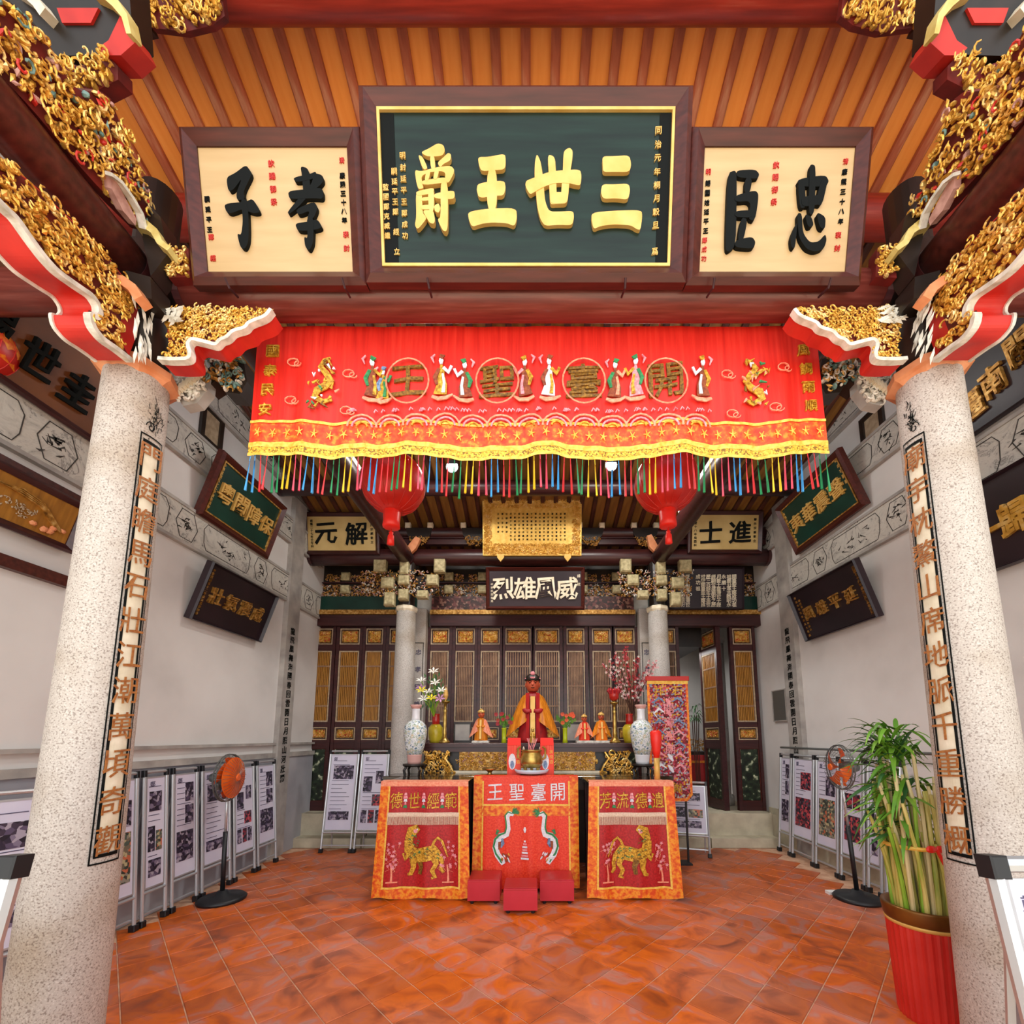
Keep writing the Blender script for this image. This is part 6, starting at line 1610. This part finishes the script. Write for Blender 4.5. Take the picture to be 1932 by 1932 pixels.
# ================================================================== POSTER STANDS
def poster_stand(label, p0, p1, h, lean, style, group='aluminium poster stands', feet=True, w_tube=.014):
    """p0,p1: left and right foot on the floor as the viewer of its face sees them; lean: how far the top tips back"""
    p0 = Vector(p0); p1 = Vector(p1); c = (p0+p1)/2; r = (p1-p0).normalized(); n = r.cross(Vector((0, 0, 1)))
    F = frame(c, r, Vector((0, 0, h))-n*lean); w_ = (p1-p0).length/2; H = math.hypot(h, lean)
    o = thing('poster_stand', label, 'poster stand', F, group)
    t = w_tube
    for sx in (-1, 1): m = MB(); m.tube([(sx*(w_-t), .03, 0), (sx*(w_-t), H, 0)], t, 8); m.build('upright', M['alu'], o)
    for y in (H-t, .26): m = MB(); m.tube([(-w_+t, y, 0), (w_-t, y, 0)], t, 8); m.build('rail', M['alu'], o)
    m = MB(); m.tube([(-w_+t, .09, -.02), (w_-t, .09, -.02)], t*.7, 6); m.build('lower_rail', M['alu'], o)
    for sx in (-1, 1):
        m = MB(); m.bev(sx*(w_-t)-.024, sx*(w_-t)+.024, 0, .05, -.024, .024, .006); m.build('foot', M['blackpl'], o)
        m = MB(); m.bev(sx*(w_-t)-t*1.08, sx*(w_-t)+t*1.08, H-.055, H+.003, -t*1.1, t*1.1, .004); m.build('corner_joint', M['blackpl'], o)
    m = MB()
    for sx in (-1, 1): m.tube([(sx*(w_-.05), H*.9, -.012), (sx*(w_-.05), .04, -lean-.1 if lean else -.16)], t*.7, 6)
    m.build('rear_leg', M['alu'], o)
    m = MB(); m.box(-w_+.03, w_-.03, .29, H-.06, -.006, .0); m.build('poster_sheet', M['paper'], o)
    m = MB(); m.rect(0, (H+.23)/2, 2*w_-.055, H-.34, .012, -.008, .004); m.build('sheet_frame', M['alu'], o)
    W = w_-.05; y0, y1 = .33, H-.1; Hh = y1-y0
    rects = {0: [(.1,.95,.68,.88,'dphoto'),(.05,.9,.1,.22,'dphoto')],
             1: [(.05,.45,.5,.72,'dphoto'),(.6,.95,.62,.8,'dphoto'),(.5,.95,.3,.46,'rphoto'),(.05,.3,.06,.24,'dphoto'),(.38,.64,.06,.24,'rphoto'),(.7,.96,.06,.24,'dphoto')],
             2: [(.35,.95,.62,.86,'rphoto'),(.05,.95,.1,.5,'rphoto')],
             3: [(.45,.97,.6,.85,'dphoto'),(.05,.97,.08,.55,'gphoto')],
             4: [(.5,.95,.74,.95,'dphoto'),(.5,.95,.5,.7,'dphoto'),(.05,.95,.1,.42,'dphoto')],
             5: [(.05,.5,.5,.68,'rphoto'),(.55,.95,.5,.68,'rphoto'),(.05,.95,.12,.42,'rphoto')],
             6: [(.05,.48,.3,.55,'dphoto'),(.55,.95,.3,.5,'gphoto'),(.1,.9,.05,.22,'dphoto'),(.1,.9,.7,.9,'dphoto')]}[style]
    for a, b, c_, d, mt in rects:
        m = MB(); m.box(-W+2*W*a, -W+2*W*b, y0+Hh*c_, y0+Hh*d, 0, .003); m.build('photo_print', M[mt], o)
    m = MB(); yy = y1
    for i in range(15):
        y = y1-Hh*.05-i*Hh*.058; xa, xb = .06, R.uniform(.5, .94)
        hit = [q for q in rects if y0+Hh*q[2]-.01 < y < y0+Hh*q[3]+.01]
        if hit: xb = min(q[0] for q in hit)-.04
        if xb > xa+.1: m.box(-W+2*W*xa, -W+2*W*xb, y-.003, y+.003, 0, .002)
    m.glyph('鄭', -W+.045, y1-.02, .05, 0, .002, .01); m.build('printed_lines', M['textgrey'], o)
    return o
ys = [6.08, 5.78, 5.32, 4.9, 4.52, 4.3, 4.08]
ln = ['farthest poster stand of the right-wall row, next to the door', 'second poster stand from the back on the right wall, red crowd photo', 'third poster stand from the back on the right wall, bright crowd photo', 'fourth poster stand on the right wall, behind the grey fan', 'fifth poster stand on the right wall, beside the fan pole', 'nearest poster stand of the right-wall row, behind the bamboo']
for i, st_ in enumerate((4, 2, 3, 5, 6, 1)):
    poster_stand(ln[i], (3.38, ys[i]-.01, 0), (3.38, ys[i+1]+.02, 0), 1.32, .12, st_)
q = MB(); q.tube([(3.53, 6.1, 1.4), (3.53, 3.6, 1.4)], .014, 8); q = tag(q.build('wall_rail', M['fangrey']), 'grey metal rail along the right wall above the poster stands', 'rail')
ys = [3.2, 3.66, 3.95, 4.3, 4.75, 5.15, 5.56]
ln = ['nearest poster stand of the left-wall row, beside the stone column', 'second poster stand from the front on the left wall', 'third poster stand from the front on the left wall', 'poster stand just before the orange fan on the left wall', 'poster stand just behind the orange fan on the left wall', 'farthest poster stand of the left-wall row']
for i, st_ in enumerate((3, 6, 4, 0, 1, 4)):
    poster_stand(ln[i], (-3.2, ys[i]+.02, 0), (-3.2, ys[i+1]-.02, 0), 1.26, .12, st_)
a = atY(603, 1600, 5.95); b = atY(664, 1600, 5.95); c = atY(722, 1600, 5.95)
poster_stand('text poster stand facing the hall, left of the pair by the left back column', (a.x, 5.95, 0), (b.x-.01, 5.95, 0), 1.36, .14, 0)
poster_stand('photo poster stand facing the hall, right of the pair by the left back column', (b.x+.01, 5.95, 0), (c.x, 5.95, 0), 1.36, .14, 1)
poster_stand('low poster stand peeking out behind the right lion cloth', (1.78, 5.86, 0), (2.3, 5.7, 0), .95, .12, 6)
poster_stand('white poster stand in the left outer bay, behind the left stone column', (-3.25, 2.35, 0), (-3.05, 2.95, 0), 1.22, .1, 0)
# the two stands closest to the camera, cut by the picture edges
for s, sd in ((-1, 'left'), (1, 'right')):
    p = Vector((-1.355 if s < 0 else 1.2, 1.02, 0)); q_ = Vector((-2.0 if s < 0 else 1.84, 1.02-(.0), 0))
    A, B = (q_, p) if s < 0 else (p, q_)
    o = poster_stand('white-framed poster stand cut by the %s edge of the picture, closest to the viewer' % sd, A, B, 1.235, .16, 0 if s < 0 else 3, w_tube=.021)

# ================================================================== STANDING FANS
def fan(label, base, head, yaw, r):
    o = thing('standing_fan', label, 'fan', loc=base, group=None)
    b = Vector(base); h = Vector(head)-b
    m = MB(); m.lathe([(.2, 0), (.205, .02), (.18, .04), (.06, .055), (.04, .09)], 32); m.build('base', M['blackpl'], o, smooth=True)
    m = MB(); m.tube([(0, 0, .06), (h.x*.55, h.y*.55, h.z*.55)], .02, 12); m.build('lower_pole', M['blackpl'], o, smooth=True)
    m = MB(); m.tube([(h.x*.55, h.y*.55, h.z*.55), (h.x, h.y, h.z-.1)], .012, 10); m.build('upper_pole', M['alu'], o, smooth=True)
    d = Vector((math.cos(yaw), math.sin(yaw), 0)); u = Vector((0, 0, 1)); r_ = d.cross(u)
    def P(a, rr, z): return h+r_*(rr*math.cos(a))+u*(rr*math.sin(a))+d*z
    m = MB(); m.tube([h-d*.16, h-d*.1, h-d*.02], [.04, .06, .055], 14); m.tube([h-d*.1, h-d*.08+Vector((0, 0, -.12))], .02, 8); m.build('motor', M['fangrey'], o, smooth=True)
    m = MB()
    for z in (-.05, .07): m.tube([P(a*.2618, r if z < 0 else r*.99, z*.2) for a in range(25)], .006, 5, cap=False)
    for k in range(30):
        a = k*math.pi/15
        m.tube([P(a, .03, .09), P(a, r*.6, .085), P(a, r*.95, .03), P(a, r, 0), P(a, r*.7, -.06), P(a, .06, -.07)], .0018, 3)
    stuff(m.build('cage', M['fangrey'], o))
    for k in range(4):
        m = MB(); a0 = k*math.pi/2
        m.sheet(lambda u_, v: P(a0+(-.25+1.15*u_)*(.5+.5*v), .04+(r*.86-.04)*v, -.02+.05*u_), 6, 6); m.build('blade', M['fanorange'], o, smooth=True)
    m = MB(); m.tube([h+d*.085, h+d*.1], [.035, .03], 14); m.build('hub_badge', M['fanorange'], o)
    return o
hb = atY(1585, 1447, 4.25); fan('grey standing fan with orange blades before the right-wall posters', (3.12, 4.3, 0), (hb.x, 4.25, hb.z), math.radians(174), .215)
hb = atY(431, 1467, 4.3); fan('standing fan with solid orange disc head before the left-wall posters', (-3.0+.03, 4.28, 0), (hb.x, 4.3, hb.z), math.radians(6), .23)
o = bpy.data.objects['standing_fan.001']
m = MB()
hl = Vector((hb.x, 4.3, hb.z))-Vector(o.location); d = Vector((math.cos(math.radians(6)), math.sin(math.radians(6)), 0)); r_ = d.cross(Vector((0, 0, 1)))
m.add([hl+d*.1]+[hl+r_*.2*math.cos(a*.2618)+Vector((0, 0, .2*math.sin(a*.2618)))+d*.05 for a in range(24)], [(0, 1+k, 1+(k+1) % 24) for k in range(24)]); m.build('orange_cover', M['fanorange'], o)
q = MB(); q.bev(2.93, 3.07, 4.42, 4.48, 0, .03, .004); q.build('power_strip', M['white']); tag(bpy.data.objects['power_strip'], 'white power strip on the floor behind the right fan', 'power strip')

# ================================================================== LUCKY BAMBOO IN A RED POT
PX, PY = 2.235, 2.575
o = thing('potted_bamboo', 'bundle of lucky bamboo canes in a tall fluted red pot beside the right stone column', 'plant', loc=(PX, PY, 0))
m = MB(); m.lathe([(.15, 0), (.155, .02), (.172, .5)], 96, flute=.018, nf=32); m.build('fluted_pot', M['potred'], o)
m = MB(); m.lathe([(.17, .495), (.178, .5), (.18, .515), (.174, .52)], 48); m.build('gold_line', M['goldp'], o, smooth=True)
m = MB(); m.lathe([(.176, .515), (.182, .53), (.19, .59), (.188, .6), (.17, .6), (.165, .56), (.02, .55)], 48); m.build('bronze_rim', M['bronze'], o, smooth=True)
for k in range(62):
    a = R.uniform(0, 6.28); r_ = .135*math.sqrt(R.random()); x, y = r_*math.cos(a), r_*math.sin(a)
    zt = R.uniform(.95, 1.32) if k % 3 else R.uniform(1.25, 1.5)
    m = MB(); pts = []; rs = []; nn = 9
    lx, ly = R.uniform(-.07, .02), R.uniform(-.03, .05)
    for i in range(nn):
        f = i/(nn-1); pts.append((x*(1+.25*f)+lx*f*f, y*(1+.25*f)+ly*f*f, .55+(zt-.55)*f)); rs.append(.0118*(1-.3*f)*(1.12 if i % 2 else .95))
    m.tube(pts, rs, 7); m.build('cane', M['caneg'] if k % 5 == 0 else (M['canep'] if k % 3 == 0 else M['cane']), o)
m = MB(); m.tube([(.15*math.cos(q*.35)-.01, .15*math.sin(q*.35), .93) for q in range(19)], .012, 6, cap=False); m.build('gold_tie', M['trimy'], o)
m = MB(); m.blob((-.06, -.165, .94), .03, .012, .02); m.blob((-.01, -.165, .94), .03, .012, .02); m.tube([(-.03, -.165, .94), (.0, -.17, .86)], .01, 5); m.build('red_bow', M['lanternr'], o)
def bleaf(mb, p, d, l, w_, droop):
    d = d.normalized(); s = d.cross(Vector((0, 0, 1))).normalized(); V = []; n = 5
    for i in range(n+1):
        f = i/n; c = p+d*l*f+Vector((0, 0, -droop*l*f*f)); ww = w_*math.sin(math.pi*min(1, f*.85+.12))
        V += [c-s*ww*.5, c+Vector((0, 0, -.15*ww)), c+s*ww*.5]
    mb.add(V, [(3*i+j, 3*i+j+1, 3*i+j+4, 3*i+j+3) for i in range(n) for j in (0, 1)])
for k in range(290):
    z = R.choice([R.uniform(.98, 1.25), R.uniform(1.2, 1.5), R.uniform(1.4, 1.58)]); a = R.uniform(0, 6.28)
    rr = .13 if z < 1.3 else .09
    p = Vector((rr*math.cos(a)*R.random()-.12*(z-.9), rr*math.sin(a)*R.random(), z))
    if k % 4 == 0: a = math.pi+R.uniform(-.7, .7)
    if p.y < -.02 and math.sin(a) < -.2: continue
    up_ = R.uniform(-.1, .9) if z < 1.4 else R.uniform(.6, 2.2)
    m = MB(); bleaf(m, p, Vector((math.cos(a), math.sin(a), up_)), R.uniform(.15, .3), R.uniform(.022, .038), R.uniform(.3, 1.1)); 
    m.build('leaf', M['leafd'] if R.random() < .22 else M['leafg'], o, smooth=True)

# small flat or closely set pieces that stay joined
JOINED = {'small_inscription','red_inscription','border_flower','end_strip','engraved_text','writing','printed_lines','foliage','flower_heads','petals','embroidered_shrub','embroidered_waves','embroidered_clouds','ink_drawing','flower_engraving','white_petals','carved_figure','upper_carving','gilded_belly','top_carving','lower_carving','gilded_leg_scroll','phoenix_feathers','gilded_end','gilded_cup_carving','tree_relief','town_relief','bridge_relief','printed_text','incense_tips','embroidered_vase','twigs','scroll_tips'}
for o in bpy.data.objects:
    if o.type == 'MESH' and o.parent and o.name.split('.')[0] in JOINED: o['kind'] = 'stuff'

# small pieces hang under the part they sit on (thing > part > sub-part)
HOST = {'photo_print': 'poster_sheet', 'printed_lines': 'poster_sheet', 'sheet_frame': 'poster_sheet', 'small_inscription': 'panel', 'red_inscription': 'panel', 'gilt_line': 'panel', 'character': 'panel',
        'embroidered_character': 'cloth_panel', 'embroidered_lion': 'cloth_panel', 'embroidered_dragon': 'cloth_panel', 'embroidered_shrub': 'cloth_panel', 'embroidered_vase': 'cloth_panel', 'embroidered_pagoda': 'cloth_panel',
        'embroidered_figure': 'cloth', 'embroidered_waves': 'cloth', 'embroidered_clouds': 'cloth', 'medallion_ring': 'cloth', 'border_flower': 'brocade_border', 'ribbon': 'lace_trim',
        'crown_ornament': 'headdress', 'eyes_and_beard': 'face', 'tassel': 'bottom_cap', 'lens': 'housing', 'embroidered_phoenix': 'embroidered_field', 'relief_border': 'board', 'lip': 'neck'}
for t in [o for o in bpy.data.objects if o.parent is None and 'category' in o]:
    kids = list(t.children)
    for k in kids:
        h = HOST.get(k.name.split('.')[0])
        hosts = [c for c in kids if h and c.name.split('.')[0] in (h, 'cloth' if h == 'cloth_panel' else h, 'embroidered_field' if h == 'cloth_panel' else h)]
        if hosts and hosts[0] is not k: k.parent = hosts[0]
